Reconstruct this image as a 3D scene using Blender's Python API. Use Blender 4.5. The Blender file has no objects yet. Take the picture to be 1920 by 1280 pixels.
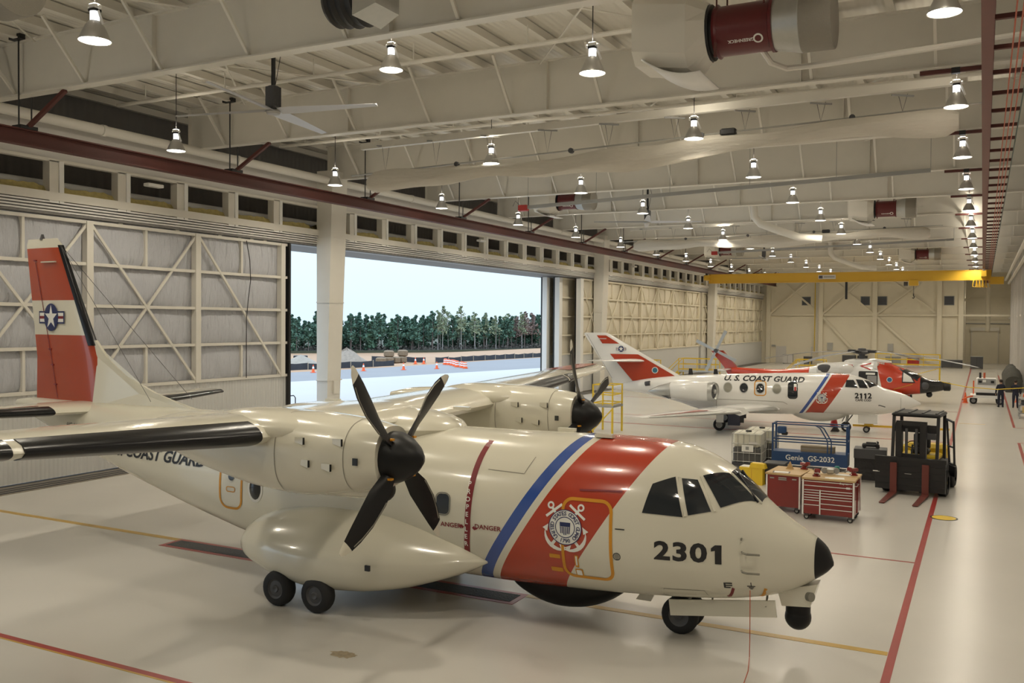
import bpy, math, random
from mathutils import Vector, Matrix
R = math.radians
random.seed(7)
SC = bpy.context.scene
COL = SC.collection

# ------------------------------------------------------------------ camera
CAM_Z = 5.4
yaw, pitch, roll = R(27.27), R(1.24), R(0.45)
fwd = Vector((-math.sin(yaw)*math.cos(pitch), math.cos(yaw)*math.cos(pitch), -math.sin(pitch)))
rgt = Vector((math.cos(yaw), math.sin(yaw), 0))
up = rgt.cross(fwd)
rgt2 = rgt*math.cos(roll) + up*math.sin(roll)
up2 = rgt2.cross(fwd)
cd = bpy.data.cameras.new('camera')
cd.sensor_width = 36.0
cd.lens = 1712.0/1920*36
cd.clip_end = 2000
cam = bpy.data.objects.new('camera', cd)
COL.objects.link(cam)
m3 = Matrix((rgt2, up2, -fwd)).transposed()
cam.matrix_world = Matrix.Translation((0, 0, CAM_Z)) @ m3.to_4x4()
SC.camera = cam

# ------------------------------------------------------------------ sky and exposure
w = bpy.data.worlds.new('World'); SC.world = w; w.use_nodes = True
nt = w.node_tree; nt.nodes.clear()
tc = nt.nodes.new('ShaderNodeTexCoord'); sp = nt.nodes.new('ShaderNodeSeparateXYZ')
rp = nt.nodes.new('ShaderNodeValToRGB'); bg = nt.nodes.new('ShaderNodeBackground'); wo = nt.nodes.new('ShaderNodeOutputWorld')
nt.links.new(tc.outputs['Generated'], sp.inputs[0]); nt.links.new(sp.outputs['Z'], rp.inputs[0])
nt.links.new(rp.outputs[0], bg.inputs[0]); nt.links.new(bg.outputs[0], wo.inputs[0])
e = rp.color_ramp.elements
e[0].position = 0.0; e[0].color = (0.78, 0.96, 1.08, 1)
e[1].position = 0.6; e[1].color = (1.9, 2.35, 2.9, 1)
x = e.new(0.08); x.color = (0.87, 1.08, 1.24, 1)
x = e.new(0.25); x.color = (1.3, 1.62, 1.95, 1)
bg.inputs[1].default_value = 1.05
SC.view_settings.view_transform = 'Standard'
SC.view_settings.look = 'None'
SC.view_settings.exposure = 0.0
SC.view_settings.gamma = 1.0
SC.view_settings.use_curve_mapping = False
LAMP_POWER = 745.0
LAMP_COLOR = (1.0, 0.905, 0.735)

# ------------------------------------------------------------------ materials
def mat(name, col, rough=0.5, metal=0.0, noise=0.0, nscale=3.0, bump=0.0, bscale=20.0, spec=0.5, coat=0.0, emit=None, estr=0.0, alpha=1.0, stretch=None):
    m = bpy.data.materials.new(name); m.use_nodes = True
    t = m.node_tree; b = t.nodes['Principled BSDF']
    c = (col[0], col[1], col[2], 1)
    b.inputs['Base Color'].default_value = c
    b.inputs['Roughness'].default_value = rough
    b.inputs['Metallic'].default_value = metal
    b.inputs['Specular IOR Level'].default_value = spec
    b.inputs['Coat Weight'].default_value = coat
    b.inputs['Coat Roughness'].default_value = 0.06
    if emit:
        b.inputs['Emission Color'].default_value = (*emit, 1); b.inputs['Emission Strength'].default_value = estr
    if alpha < 1: b.inputs['Alpha'].default_value = alpha
    if noise or bump:
        co = t.nodes.new('ShaderNodeTexCoord'); mp = t.nodes.new('ShaderNodeMapping')
        t.links.new(co.outputs['Object'], mp.inputs[0])
        if stretch: mp.inputs['Scale'].default_value = stretch
    if noise:
        n = t.nodes.new('ShaderNodeTexNoise'); n.inputs['Scale'].default_value = nscale; n.inputs['Detail'].default_value = 5
        t.links.new(mp.outputs[0], n.inputs['Vector'])
        mx = t.nodes.new('ShaderNodeMix'); mx.data_type = 'RGBA'
        mx.inputs['A'].default_value = tuple(max(0, v*(1-noise)) for v in col) + (1,)
        mx.inputs['B'].default_value = tuple(min(1, v*(1+noise)) for v in col) + (1,)
        t.links.new(n.outputs['Fac'], mx.inputs['Factor']); t.links.new(mx.outputs['Result'], b.inputs['Base Color'])
    if bump:
        n2 = t.nodes.new('ShaderNodeTexNoise'); n2.inputs['Scale'].default_value = bscale; n2.inputs['Detail'].default_value = 6
        t.links.new(mp.outputs[0], n2.inputs['Vector'])
        bp = t.nodes.new('ShaderNodeBump'); bp.inputs['Strength'].default_value = bump; bp.inputs['Distance'].default_value = 0.05
        t.links.new(n2.outputs['Fac'], bp.inputs['Height']); t.links.new(bp.outputs[0], b.inputs['Normal'])
    return m

def mat_ribs(name, col, axis, pitch_m, rough=0.5, strength=0.6, metal=0.0):
    """painted sheet metal with fine ribs (too fine to model) running across the given axis"""
    m = mat(name, col, rough, metal); t = m.node_tree; b = t.nodes['Principled BSDF']
    co = t.nodes.new('ShaderNodeTexCoord'); wv = t.nodes.new('ShaderNodeTexWave')
    wv.wave_type = 'BANDS'; wv.bands_direction = axis
    wv.inputs['Scale'].default_value = 0.314/pitch_m
    wv.inputs['Distortion'].default_value = 0
    bp = t.nodes.new('ShaderNodeBump'); bp.inputs['Strength'].default_value = strength; bp.inputs['Distance'].default_value = 0.03
    t.links.new(co.outputs['Object'], wv.inputs['Vector']); t.links.new(wv.outputs['Fac'], bp.inputs['Height']); t.links.new(bp.outputs[0], b.inputs['Normal'])
    return m

M = {}
M['floor'] = mat('floor_epoxy', (0.60, 0.575, 0.525), 0.24, noise=0.06, nscale=0.35, spec=0.5)
M['steel'] = mat('painted_steel_cream', (0.72, 0.69, 0.62), 0.45, noise=0.04, nscale=2)
M['deck'] = mat_ribs('roof_deck', (0.72, 0.69, 0.62), 'X', 0.2, 0.5, 0.5)
M['panel'] = mat('wall_panel_beige', (0.76, 0.70, 0.56), 0.55, noise=0.05, nscale=0.8)
M['panelgrey'] = mat('wall_panel_light', (0.62, 0.60, 0.57), 0.55, noise=0.05, nscale=0.8)
M['siding'] = mat_ribs('ribbed_siding', (0.62, 0.62, 0.60), 'Y', 0.16, 0.45, 0.8)
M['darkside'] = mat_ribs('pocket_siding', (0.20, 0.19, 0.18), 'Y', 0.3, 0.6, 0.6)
M['quilt'] = mat('insulation_foil_white', (0.52, 0.53, 0.57), 0.42, noise=0.05, nscale=1.2, bump=1.0, bscale=1.6, stretch=(1, 2.2, 0.6))
M['quilt'].node_tree.nodes['Bump'].inputs['Distance'].default_value = 0.22
M['quilt_warm_lit'] = mat('insulation_white_warm_lit', (0.72, 0.66, 0.53), 0.5, noise=0.05, nscale=1.2, bump=0.8, bscale=1.6, stretch=(1, 2.2, 0.6))  # white insulation again, with warm lamp light put into the colour
M['wool'] = mat('yellow_insulation_wool', (0.50, 0.42, 0.17), 0.95, noise=0.3, nscale=6, bump=1.0, bscale=9)
M['rail'] = mat('crane_rail_oxide_red', (0.10, 0.028, 0.022), 0.6, noise=0.12, nscale=3)
M['railr'] = mat('runway_oxide_brown', (0.16, 0.05, 0.038), 0.5, noise=0.12, nscale=3)
M['black'] = mat('black_paint', (0.012, 0.012, 0.013), 0.45)
M['rubber'] = mat('black_rubber', (0.014, 0.014, 0.015), 0.75, noise=0.2, nscale=9)
M['crane'] = mat('crane_yellow', (0.66, 0.40, 0.03), 0.45, noise=0.05, nscale=1)
M['yellow'] = mat('safety_yellow', (0.72, 0.50, 0.03), 0.45)
M['white'] = mat('white_paint', (0.80, 0.79, 0.76), 0.4)
M['pipe'] = mat('pipe_cream', (0.72, 0.69, 0.62), 0.4)
M['galv'] = mat('galvanised_metal', (0.45, 0.45, 0.43), 0.38, 0.75, noise=0.1, nscale=5)
M['grey'] = mat('grey_paint', (0.30, 0.30, 0.29), 0.5)
M['dgrey'] = mat('dark_grey_paint', (0.07, 0.07, 0.075), 0.5)
M['redline'] = mat('floor_paint_red', (0.34, 0.035, 0.03), 0.3, noise=0.15, nscale=2)
M['yelline'] = mat('floor_paint_yellow', (0.52, 0.32, 0.04), 0.3, noise=0.12, nscale=2)
M['lens'] = mat('lamp_lens_glow', (1, 1, 1), 0.4, emit=(1.0, 0.97, 0.88), estr=7.0)
M['collar'] = mat('lamp_collar_glow', (1, 1, 1), 0.4, emit=(0.95, 0.97, 1.0), estr=2.6)
M['shade'] = mat('lamp_reflector', (0.42, 0.41, 0.39), 0.35, 0.5)
M['shade'].node_tree.nodes['Principled BSDF'].inputs['Emission Color'].default_value = (1, 0.95, 0.85, 1)
M['maroon'] = mat('heater_maroon', (0.115, 0.012, 0.014), 0.32)
M['mesh'] = mat('perforated_metal', (0.30, 0.28, 0.24), 0.45, 0.5, bump=0.5, bscale=60)
M['apron'] = mat('apron_concrete', (0.43, 0.41, 0.385), 0.7, noise=0.06, nscale=0.12)
M['road'] = mat('asphalt', (0.215, 0.21, 0.21), 0.8, noise=0.08, nscale=0.2)
M['dirt'] = mat('sandy_dirt', (0.36, 0.22, 0.125), 0.95, noise=0.25, nscale=0.15)
M['grass'] = mat('leaf_litter_and_grass', (0.055, 0.06, 0.035), 0.95, noise=0.3, nscale=0.5)
M['glass'] = mat('dark_glass', (0.018, 0.022, 0.026), 0.06, spec=0.7)
M['louver'] = mat('louver_dark', (0.07, 0.08, 0.10), 0.5)
M['orange'] = mat('cone_orange', (0.85, 0.13, 0.03), 0.5)
M['cable'] = mat('conductor_orange', (0.50, 0.10, 0.04), 0.5)
M['redbox'] = mat('signal_red', (0.40, 0.025, 0.02), 0.4)
M['grate'] = mat('drain_grate', (0.05, 0.05, 0.05), 0.6, bump=0.8, bscale=25)

# ------------------------------------------------------------------ mesh helpers
class G:
    def __init__(s): s.v = []; s.f = []
    def add(s, vs, fs):
        k = len(s.v); s.v += [tuple(p) for p in vs]; s.f += [tuple(i+k for i in f) for f in fs]; return s
    def box(s, x0, x1, y0, y1, z0, z1):
        return s.add([(x0,y0,z0),(x1,y0,z0),(x1,y1,z0),(x0,y1,z0),(x0,y0,z1),(x1,y0,z1),(x1,y1,z1),(x0,y1,z1)],
                     [(0,3,2,1),(4,5,6,7),(0,1,5,4),(1,2,6,5),(2,3,7,6),(3,0,4,7)])
    def cbox(s, c, d): return s.box(c[0]-d[0]/2, c[0]+d[0]/2, c[1]-d[1]/2, c[1]+d[1]/2, c[2]-d[2]/2, c[2]+d[2]/2)
    def bbox(s, c, d, b=0.02):
        """box with bevelled vertical and top edges"""
        x, y, z = d[0]/2, d[1]/2, d[2]/2; rings = []
        for zz, q in ((-z, b), (-z+b, 0), (z-b, 0), (z, b)):
            X, Y = x-q, y-q
            rings.append([(c[0]+a, c[1]+o, c[2]+zz) for a, o in ((X-b,-Y),(X,-Y+b),(X,Y-b),(X-b,Y),(-X+b,Y),(-X,Y-b),(-X,-Y+b),(-X+b,-Y))])
        return s.loft(rings)
    def bar(s, p0, p1, wd, h, upv=(0,0,1)):
        p0, p1 = Vector(p0), Vector(p1); d = (p1-p0).normalized(); u = Vector(upv)
        if abs(d.dot(u)) > 0.98: u = Vector((0,1,0))
        r = d.cross(u).normalized()*(wd/2); u = r.cross(d).normalized()*(h/2)
        vs = [p0-r-u, p0+r-u, p0+r+u, p0-r+u, p1-r-u, p1+r-u, p1+r+u, p1-r+u]
        return s.add(vs, [(0,1,2,3),(7,6,5,4),(0,4,5,1),(1,5,6,2),(2,6,7,3),(3,7,4,0)])
    def loft(s, rings, cap0=True, cap1=True, closed=True):
        n = len(rings[0]); k = len(s.v); fs = []
        for r in rings: s.v += [tuple(p) for p in r]
        for i in range(len(rings)-1):
            for j in range(n if closed else n-1):
                a = k+i*n+j; b = k+i*n+(j+1) % n
                fs.append((a, b, b+n, a+n))
        if cap0: fs.append(tuple(k+j for j in reversed(range(n))))
        if cap1: fs.append(tuple(k+(len(rings)-1)*n+j for j in range(n)))
        s.f += fs; return s
    def cyl(s, p0, p1, r0, r1=None, n=12, cap=True):
        r1 = r0 if r1 is None else r1
        p0, p1 = Vector(p0), Vector(p1); d = (p1-p0).normalized()
        a = Vector((0,0,1)) if abs(d.z) < 0.9 else Vector((1,0,0))
        u = d.cross(a).normalized(); w_ = d.cross(u)
        ring = lambda p, r: [p+(u*math.cos(t)+w_*math.sin(t))*r for t in [2*math.pi*i/n for i in range(n)]]
        return s.loft([ring(p0, r0), ring(p1, r1)], cap, cap)
    def lathe(s, o, d, prof, n=20, cap0=False, cap1=False):
        """prof: list of (along, radius) about axis d through o"""
        o, d = Vector(o), Vector(d).normalized(); a = Vector((0,0,1)) if abs(d.z) < 0.9 else Vector((1,0,0))
        u = d.cross(a).normalized(); w_ = d.cross(u)
        return s.loft([[o+d*t+(u*math.cos(q)+w_*math.sin(q))*r for q in [2*math.pi*i/n for i in range(n)]] for t, r in prof], cap0, cap1)
    def tube(s, pts, r, n=6):
        pts = [Vector(p) for p in pts]; rings = []; u = None
        for i, p in enumerate(pts):
            d = (pts[min(i+1, len(pts)-1)]-pts[max(i-1, 0)]).normalized()
            if u is None:
                a = Vector((0,0,1)) if abs(d.z) < 0.9 else Vector((1,0,0)); u = d.cross(a).normalized()
            else: u = (u-d*u.dot(d)).normalized()
            w_ = d.cross(u); rr = r[i] if isinstance(r, (list, tuple)) else r
            rings.append([p+(u*math.cos(q)+w_*math.sin(q))*rr for q in [2*math.pi*k/n for k in range(n)]])
        return s.loft(rings)
    def ball(s, c, r, nu=14, nv=9, sc=(1,1,1)):
        rings = []
        for i in range(1, nv):
            a = math.pi*i/nv
            rings.append([(c[0]+r*sc[0]*math.sin(a)*math.cos(t), c[1]+r*sc[1]*math.sin(a)*math.sin(t), c[2]-r*sc[2]*math.cos(a)) for t in [2*math.pi*k/nu for k in range(nu)]])
        return s.loft(rings)
    def prism(s, pts, off):
        off = Vector(off); n = len(pts); a = [Vector(p) for p in pts]; b = [p+off for p in a]
        return s.loft([a, b])
    def o(s, name, m, parent=None, smooth=False, loc=None, ang=0.7):
        me = bpy.data.meshes.new(name); me.from_pydata(s.v, [], s.f); me.materials.append(M[m] if isinstance(m, str) else m)
        if smooth:
            me.polygons.foreach_set('use_smooth', [True]*len(me.polygons)); me.set_sharp_from_angle(angle=ang)
        me.update()
        ob = bpy.data.objects.new(name, me); COL.objects.link(ob)
        if parent: ob.parent = parent
        if loc: ob.location = loc
        return ob

def thing(name, label, cat, loc=(0,0,0), rz=0.0, group=None):
    ob = bpy.data.objects.new(name, None); COL.objects.link(ob); ob.empty_display_size = 0.3
    ob.location = loc; ob.rotation_euler = (0, 0, rz)
    return tag(ob, label, cat, group)
def tag(ob, label, cat, group=None, kind=None):
    ob['label'] = label; ob['category'] = cat
    if group: ob['group'] = group
    if kind: ob['kind'] = kind
    return ob
def struct(ob): ob['kind'] = 'structure'; return ob
def copy_of(ob, loc=None, parent=None, rot=None, scale=None):
    c = ob.copy(); COL.objects.link(c)
    if parent: c.parent = parent
    if loc is not None: c.location = loc
    if rot is not None: c.rotation_euler = rot
    if scale is not None: c.scale = scale
    return c
def dup(root, loc, label=None, rz=None, group=None):
    r = root.copy(); COL.objects.link(r); r.location = loc
    if rz is not None: r.rotation_euler = (0, 0, rz)
    if label: r['label'] = label
    if group: r['group'] = group
    for ch in list(root.children):
        c = ch.copy(); COL.objects.link(c); c.parent = r
        for g in list(ch.children):
            d = g.copy(); COL.objects.link(d); d.parent = c
    return r
def text_mesh(txt, size, bold=0.0, shear=0.0, align='CENTER', sx=1.0, space=1.0):
    """flat lettering in the xz plane, returned as (verts, faces), centred on the origin"""
    cu = bpy.data.curves.new('lettering', 'FONT'); cu.body = txt; cu.size = size; cu.align_x = align; cu.align_y = 'CENTER'
    cu.offset = bold*size; cu.shear = shear; cu.resolution_u = 3; cu.space_character = space
    ob = bpy.data.objects.new('lettering', cu)
    me = bpy.data.meshes.new_from_object(ob)
    v = [(p.co.x*sx, p.co.y) for p in me.vertices]; f = [tuple(p.vertices) for p in me.polygons]
    bpy.data.objects.remove(ob); bpy.data.curves.remove(cu); bpy.data.meshes.remove(me)
    return v, f
M['fanblade'] = mat('fan_blade_pale', (.55,.56,.60), .4, .2)
ORD = ['first','second','third','fourth','fifth','sixth','seventh','eighth','ninth','tenth','eleventh','twelfth','thirteenth','fourteenth','fifteenth','sixteenth','seventeenth','eighteenth']
# ================================================================== structure
XD = -27.4           # inner face of the door wall
XO = -30.6           # outer face
XR = 3.4             # right wall
YB, YF = 130.0, -9.0 # far wall, wall behind the camera
ZG0, ZG1 = 11.95, 13.5   # girder bottom and top
ZC = 13.78
GY = [34.2+8.4*k for k in range(-4, 12)]     # girder lines

floor = struct(G().box(-28.6, XR, YF, 148, -0.3, 0).o('floor', 'floor'))
def line(x0, x1, y0, y1, m): G().box(x0, x1, y0, y1, 0.0, 0.004).o('floor_line', m, floor)
line(-1.29, -1.16, -5, 128, 'redline')
line(1.5, 1.62, 55, 112, 'redline'); line(1.5, 1.62, 20, 48, 'redline')
line(1.62, 3.3, 54.95, 55.05, 'redline'); line(1.62, 3.3, 47.95, 48.05, 'redline')
line(-26.0, -17.4, 15.97, 16.15, 'yelline'); line(-8.0, -1.3, 15.97, 16.15, 'yelline')
line(-26.0, -1.3, 9.68, 9.80, 'redline'); line(-26, -1.3, 9.64, 9.68, 'yelline')
line(-26.0, -1.29, 22.5, 22.57, 'redline')
line(-22, -1.3, 46.3, 46.5, 'redline'); line(-24, -4, 50.9, 51.0, 'redline')
line(-1.1, 0.2, 55.9, 56.05, 'yelline'); line(-24, -1.3, 63.0, 63.1, 'redline')
g = G(); g.lathe((-0.88, 28.2, 0), (0,0,1), [(0.0, 0.36), (0.006, 0.36), (0.006, 0.0)], 28); g.o('floor_marker_disc', 'black', floor)
g = G(); g.lathe((-0.88, 28.2, 0), (0,0,1), [(0.0, 0.31), (0.009, 0.31), (0.009, 0.0)], 28); g.o('floor_marker_face', 'yellow', floor)
for x0, x1 in ((-17.4, -13.0), (-12.9, -7.9)):
    G().box(x0, x1, 15.42, 16.14, 0, 0.005).o('drain_border', 'redline', floor)
    G().box(x0+0.12, x1-0.12, 15.54, 16.02, 0, 0.009).o('drain_grate', 'grate', floor)
# chipped patch in the coating
g = G(); pts = []
for i in range(26):
    a = 2*math.pi*i/26; r = 0.10+0.05*random.random(); pts.append((-9.1+math.cos(a)*r*2.0, 11.8+math.sin(a)*r*1.1, 0.003))
g.add(pts, [tuple(range(26))]); g.o('chipped_patch', mat('chipped_coating', (0.33,0.27,0.18), 0.8, noise=0.5, nscale=14), floor)
# door tracks in the floor
G().box(-28.6, -26.35, YF, 128, 0, 0.012).o('track_bed', mat('track_bed_brown', (0.20,0.175,0.14), 0.6, noise=0.2, nscale=1), floor)
for xx in (-26.55, -26.85, -27.15, -27.9, -28.3):
    G().box(xx-0.05, xx+0.05, YF, 128, 0.012, 0.03).o('track_rail', 'dgrey', floor)

# ---- door wall
wl = struct(G().box(XD-0.12, XD, YF, YB, 10.62, 12.02).o('wall_left', 'panelgrey'))
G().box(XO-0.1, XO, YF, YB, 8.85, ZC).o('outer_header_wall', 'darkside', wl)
G().box(XO, XD, YF, YB, 8.82, 8.9).o('light_block_soffit', 'darkside', wl)  # added to shut skylight out so the door pocket stays dark
G().box(XD-0.3, XD+0.12, YF, YB, 9.28, 9.56).o('ledge_beam', 'steel', wl)
for k in range(5):
    z = 8.82+k*0.095
    G().box(XD-0.5+0.09*k, XD-0.05+0.03*k, YF, YB, z, z+0.052).o('fascia_rib', 'white', wl)
G().box(XD-0.6, XD-0.12, YF, YB, 8.8, 9.28).o('fascia_back', 'grey', wl)
G().box(XD-0.18, XD+0.06, YF, YB, 10.56, 10.66).o('sill_beam', 'steel', wl)
G().cyl((XD-1.0, YF, 9.95), (XD-1.0, YB, 9.95), 0.14, n=10).o('guide_pipe', 'white', wl, True)
wp = G().box(-0.28, 0.06, -0.24, 0.24, 9.2, 10.6).o('header_post', 'steel', wl, loc=(XD, 17.35, 0))
wf = G().box(-0.02, 0.10, 0.10, 0.27, 9.2, 10.6).o('post_flange', 'white', wp)
wk = G().box(-0.01, 0.085, -0.26, 0.08, 9.2, 9.42).o('post_foot', 'white', wp)
ins = G()
for i in range(13):
    a = i/12*2.2-1.1
    ins.v += [(-0.55, a, 9.55), (-0.5, a, 9.72+0.09*random.random()), (-0.25, a, 9.75+0.10*random.random()), (-0.12, a, 9.57)]
ins.f += [(4*i+j, 4*i+j+1, 4*i+j+5, 4*i+j+4) for i in range(12) for j in range(3)]
wi = ins.o('insulation_batt', 'wool', wl, loc=(XD+0.02, 17.35+1.335, 0))
py = 17.35+2.67
yposts = []
while py < 129:
    if min(abs(py-c) for c in (34.0, 67.8, 101.4)) > 0.9:
        q = copy_of(wp, (XD, py, 0)); copy_of(wf, parent=q); copy_of(wk, parent=q)
        yposts.append(py)
    copy_of(wi, (XD+0.02, py+1.335, 0))
    py += 2.67
for yy in (23.9, 48.6, 76.0): G().bbox((XD+.2, yy, 10.3), (.3, .7, .12), .02).o('strip_light', 'white', wl)
# building columns along the door wall, tapering towards the floor
for yc in (0.6, 34.0, 67.8, 101.4):
    g = G(); g.loft([[(XD+0.0,yc-.55,0),(XD+0.55,yc-.55,0),(XD+0.55,yc+.35,0),(XD,yc+.35,0)], [(XD,yc-.6,9.2),(XD+0.82,yc-.6,9.2),(XD+0.82,yc+.5,9.2),(XD,yc+.5,9.2)], [(XD,yc-.6,ZG0+.3),(XD+0.9,yc-.6,ZG0+.3),(XD+0.9,yc+.5,ZG0+.3),(XD,yc+.5,ZG0+.3)]])
    c = g.o('column', 'steel', wl)
    for z, d in ((9.2, .845), (6.2, .75), (2.6, .65)): G().box(XD, XD+d, yc-.63, yc+.53 if z > 9 else yc+.48, z, z+0.05).o('splice_plate', 'steel', c)
    G().box(XD+.5, XD+.72, yc-.2, yc+.15, 2.0, 2.6).o('junction_box', 'pipe', c)
# sprinkler main along the wall
pm = G().cyl((-26.75, YF, 11.8), (-26.75, YB, 11.8), 0.17, n=14).o('sprinkler_main', 'pipe', wl, True)
y = 15.0
while y < 128:
    G().cyl((-26.75, y, 11.8), (-26.75, y+0.16, 11.8), 0.195, n=14).o('pipe_coupling', 'pipe', pm, True); y += 6.3

# ---- sliding door leaves
def door_leaf(n, x, y0, y1, posts, mq, label, edge=None, zt=8.72, xb=True):
    d = struct(G().box(x-0.32, x-0.24, y0, y1, 0.05, zt).o('door_%d' % n, mq))
    d['label'] = label
    zs = [2.95+(zt-2.95)*k/4 for k in range(5)]
    G().box(x-0.24, x-0.05, y0, y1, 0.06, 2.9).o('skirt_panel', 'siding', d)
    for z in zs: G().box(x-0.2, x+0.02, y0, y1, z-0.055, z+0.055).o('frame_rail', 'steel' if mq == 'quilt' else 'panel', d)
    fm = 'steel' if mq == 'quilt' else 'panel'
    for p in posts: G().box(x-0.2, x+0.06, p-0.13, p+0.13, 2.9, zt+.03).o('frame_post', fm, d)
    for a, b in zip(posts[:-1], posts[1:]):
        mid = (a+b)/2
        for z0, z1 in ((zs[0], zs[1]), (zs[3], zs[4])):
            G().box(x-0.2, x-0.02, mid-0.05, mid+0.05, z0, z1).o('frame_stud', fm, d)
        for z0, z1 in zip(zs[:-1], zs[1:]):
            gg = G(); N = 8
            for i in range(N+1):
                for j in range(N+1):
                    u, v = i/N, j/N
                    bul = (math.sin(math.pi*u)*math.sin(math.pi*v))**0.4 if 0 < i < N and 0 < j < N else 0
                    gg.v.append((x-0.23+0.12*bul+0.015*random.random(), a+0.1+(b-a-0.2)*u, z0+0.05+(z1-z0-0.1)*v))
            gg.f += [(i*(N+1)+j, (i+1)*(N+1)+j, (i+1)*(N+1)+j+1, i*(N+1)+j+1) for i in range(N) for j in range(N)]
            gg.o('insulation_panel', mq, d, True)
        if xb:
            G().bar((x+0.0, a+.1, zs[4]-.1), (x+0.0, b-.1, zs[0]+.05), 0.07, 0.09).o('brace', fm, d)
            if edge is None or b != posts[-1]: G().bar((x-0.03, b-.1, zs[4]-.1), (x-0.03, a+.1, zs[0]+.05), 0.07, 0.09).o('brace', fm, d)
    return d
d1 = door_leaf(1, XD-0.1, 6.7, 31.55, [6.85, 11.7, 16.55, 21.4, 26.3, 31.2], 'quilt', 'white foil insulated sliding leaf beside the open doorway', edge=1)
G().box(XD-0.42, XD+0.02, 31.5, 31.62, 0.05, 8.8).o('edge_seal', 'black', d1)
for y in (17.5, 22.6, 25.2, 27.4, 28.5, 29.2, 30.0):
    G().box(XD-.28, XD-.1, y, y+.2, 8.72, 9.0).o('guide_bracket', 'steel', d1)
G().tube([(XD-.02, 28.9+.25*math.sin(k*.9)*(k < 4), 8.7-k*.82) for k in range(8)], 0.018, 5).o('power_cord', 'black', d1)
# parked leaves on the far side of the doorway, seen edge on
for n, (xx, y0) in enumerate(((XD-0.1, 64.7), (XD-0.95, 62.6), (XD-1.8, 62.2))):
    dd = door_leaf(2+n, xx, y0, 98.0-n*0.4, ([y0+.15]+[69.3+4.75*k for k in range(7)]) if n == 0 else [y0+.15], 'quilt_warm_lit', ['white insulated sliding leaf parked beyond the doorway', 'second parked leaf seen edge on behind the first', 'outermost parked leaf seen edge on at the doorway'][n])
    G().box(xx-0.42, xx-0.3, y0-0.05, y0+.3, 0.05, 8.78).o('edge_seal', 'black', dd)
    G().box(xx-0.3, xx+0.08, y0-.05, y0+.5, 0.05, 8.76).o('edge_post', 'white', dd)
d5 = door_leaf(5, XD-0.1, 98.8, 130.0, [99.0+5.15*k for k in range(7)], 'quilt_warm_lit', 'white insulated sliding leaf closed at the far end')
G().box(XD-.5, XD-.42, 97.6, 98.8, 0.05, 8.8).o('seam_strip', 'black', d5)

# ---- far wall
wb = struct(G().box(XO, -2.5, YB, YB+0.3, 0, ZC).o('wall_back', 'panel'))
G().box(-2.5, -2.2, YB, 147, 0, ZC).o('recess_side', 'panel', wb)
G().box(-2.5, XR, 147, 147.3, 0, ZC).o('recess_back', 'panel', wb)
for xc in (-26.6, -19.6, -12.75, -5.0, -2.5):
    G().box(xc-.28, xc+.28, YB-.5, YB, 0, ZC).o('wall_column', 'panel', wb)
for z in (6.55,): G().box(XD, XR, YB-.35, YB-.1, z, z+.22).o('wall_girt', 'panel', wb)
G().box(XD, -2.4, YB-.12, YB, 11.6, 11.9).o('wall_girt', 'panel', wb)
for a, b in ((-26.4, -19.8), (-19.4, -13.0), (-12.5, -5.2)):
    G().bar((a, YB-.25, 6.8), (b, YB-.25, 12.6), .24, .24).o('wall_brace', 'panel', wb)
    G().bar((b, YB-.12, 6.8), (a, YB-.12, 12.6), .24, .24).o('wall_brace', 'panel', wb)
for a, b in ((-19.4, -14.2), (-12.5, -6.2)): G().bar((a, YB-.25, 6.4), (b, YB-.25, 0.6), .3, .3).o('wall_brace', 'panel', wb)
G().bar((-2.3, YB+4, 12.2), (3.0, YB+4, 7.4), .25, .25).o('wall_brace', 'panel', wb)
G().bar((-2.3, YB+4.2, 8.6), (1.6, YB+4.2, 12.2), .25, .25).o('wall_brace', 'panel', wb)
G().cyl((0.55, YB+3, 4.6), (0.55, YB+3, 13), .28, n=12).o('vent_riser', 'panel', wb, True)
for xw in (-21.6, -14.0, -11.9, -3.9):
    zz = 8.55
    wn = G().box(xw-.6, xw+.6, YB-.06, YB, zz-.6, zz+.6).o('louver_frame', 'grey', wb)
    G().box(xw-.52, xw+.52, YB-.09, YB-.03, zz-.52, zz+.52).o('louver_pane', 'louver', wn)
    for k in range(4): G().box(xw-.5, xw+.5, YB-.13, YB-.08, zz-.42+k*.26, zz-.34+k*.26).o('louver_slat', 'dgrey', wn)
# roll-up door in the recess
rd = struct(G().box(-1.4, 1.9, 146.8, 147, 0, 4.6).o('door_6', 'panel')); rd['label'] = 'closed roll-up door deep in the far corner recess'
for s in (-1.5, 1.9): G().box(s, s+.12, 146.7, 147, 0, 4.7).o('door_jamb', 'steel', rd)
G().box(-1.6, 2.1, 146.6, 147, 4.6, 5.1).o('roll_housing', 'steel', rd)
for z in (5.6, 6.2, 9.2, 10.4): G().box(-2.2, XR, 146.85, 147, z, z+.12).o('recess_girt', 'grey' if z == 5.6 else 'panel', wb)
# conduit bundle and small fittings on the far wall
for k, xx in enumerate((-20.35, -20.15, -19.98)): G().cyl((xx, YB-.6, 1.6), (xx, YB-.6, 11.5), .06, n=6).o('conduit', 'pipe' if k else 'yellow', wb)
G().cyl((-26.9, YB-.6, 11.45), (-20.2, YB-.6, 11.45), .07, n=6).o('conduit', 'pipe', wb)
for xx, zz, sx, sz in ((-18.4, 2.4, .7, 1.0), (-10.8, 2.4, .7, 1.0), (-25.9, 2.35, .5, .25)):
    G().box(xx-sx/2, xx+sx/2, YB-.25, YB, zz-sz/2, zz+sz/2).o('panel_box', 'galv', wb)
for a, b in ((-25.6, -24.2), (-20.9, -20.7)): G().box(a, b, YB-.08, YB, 0, 2.3).o('personnel_door', 'panelgrey', wb)

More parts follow.
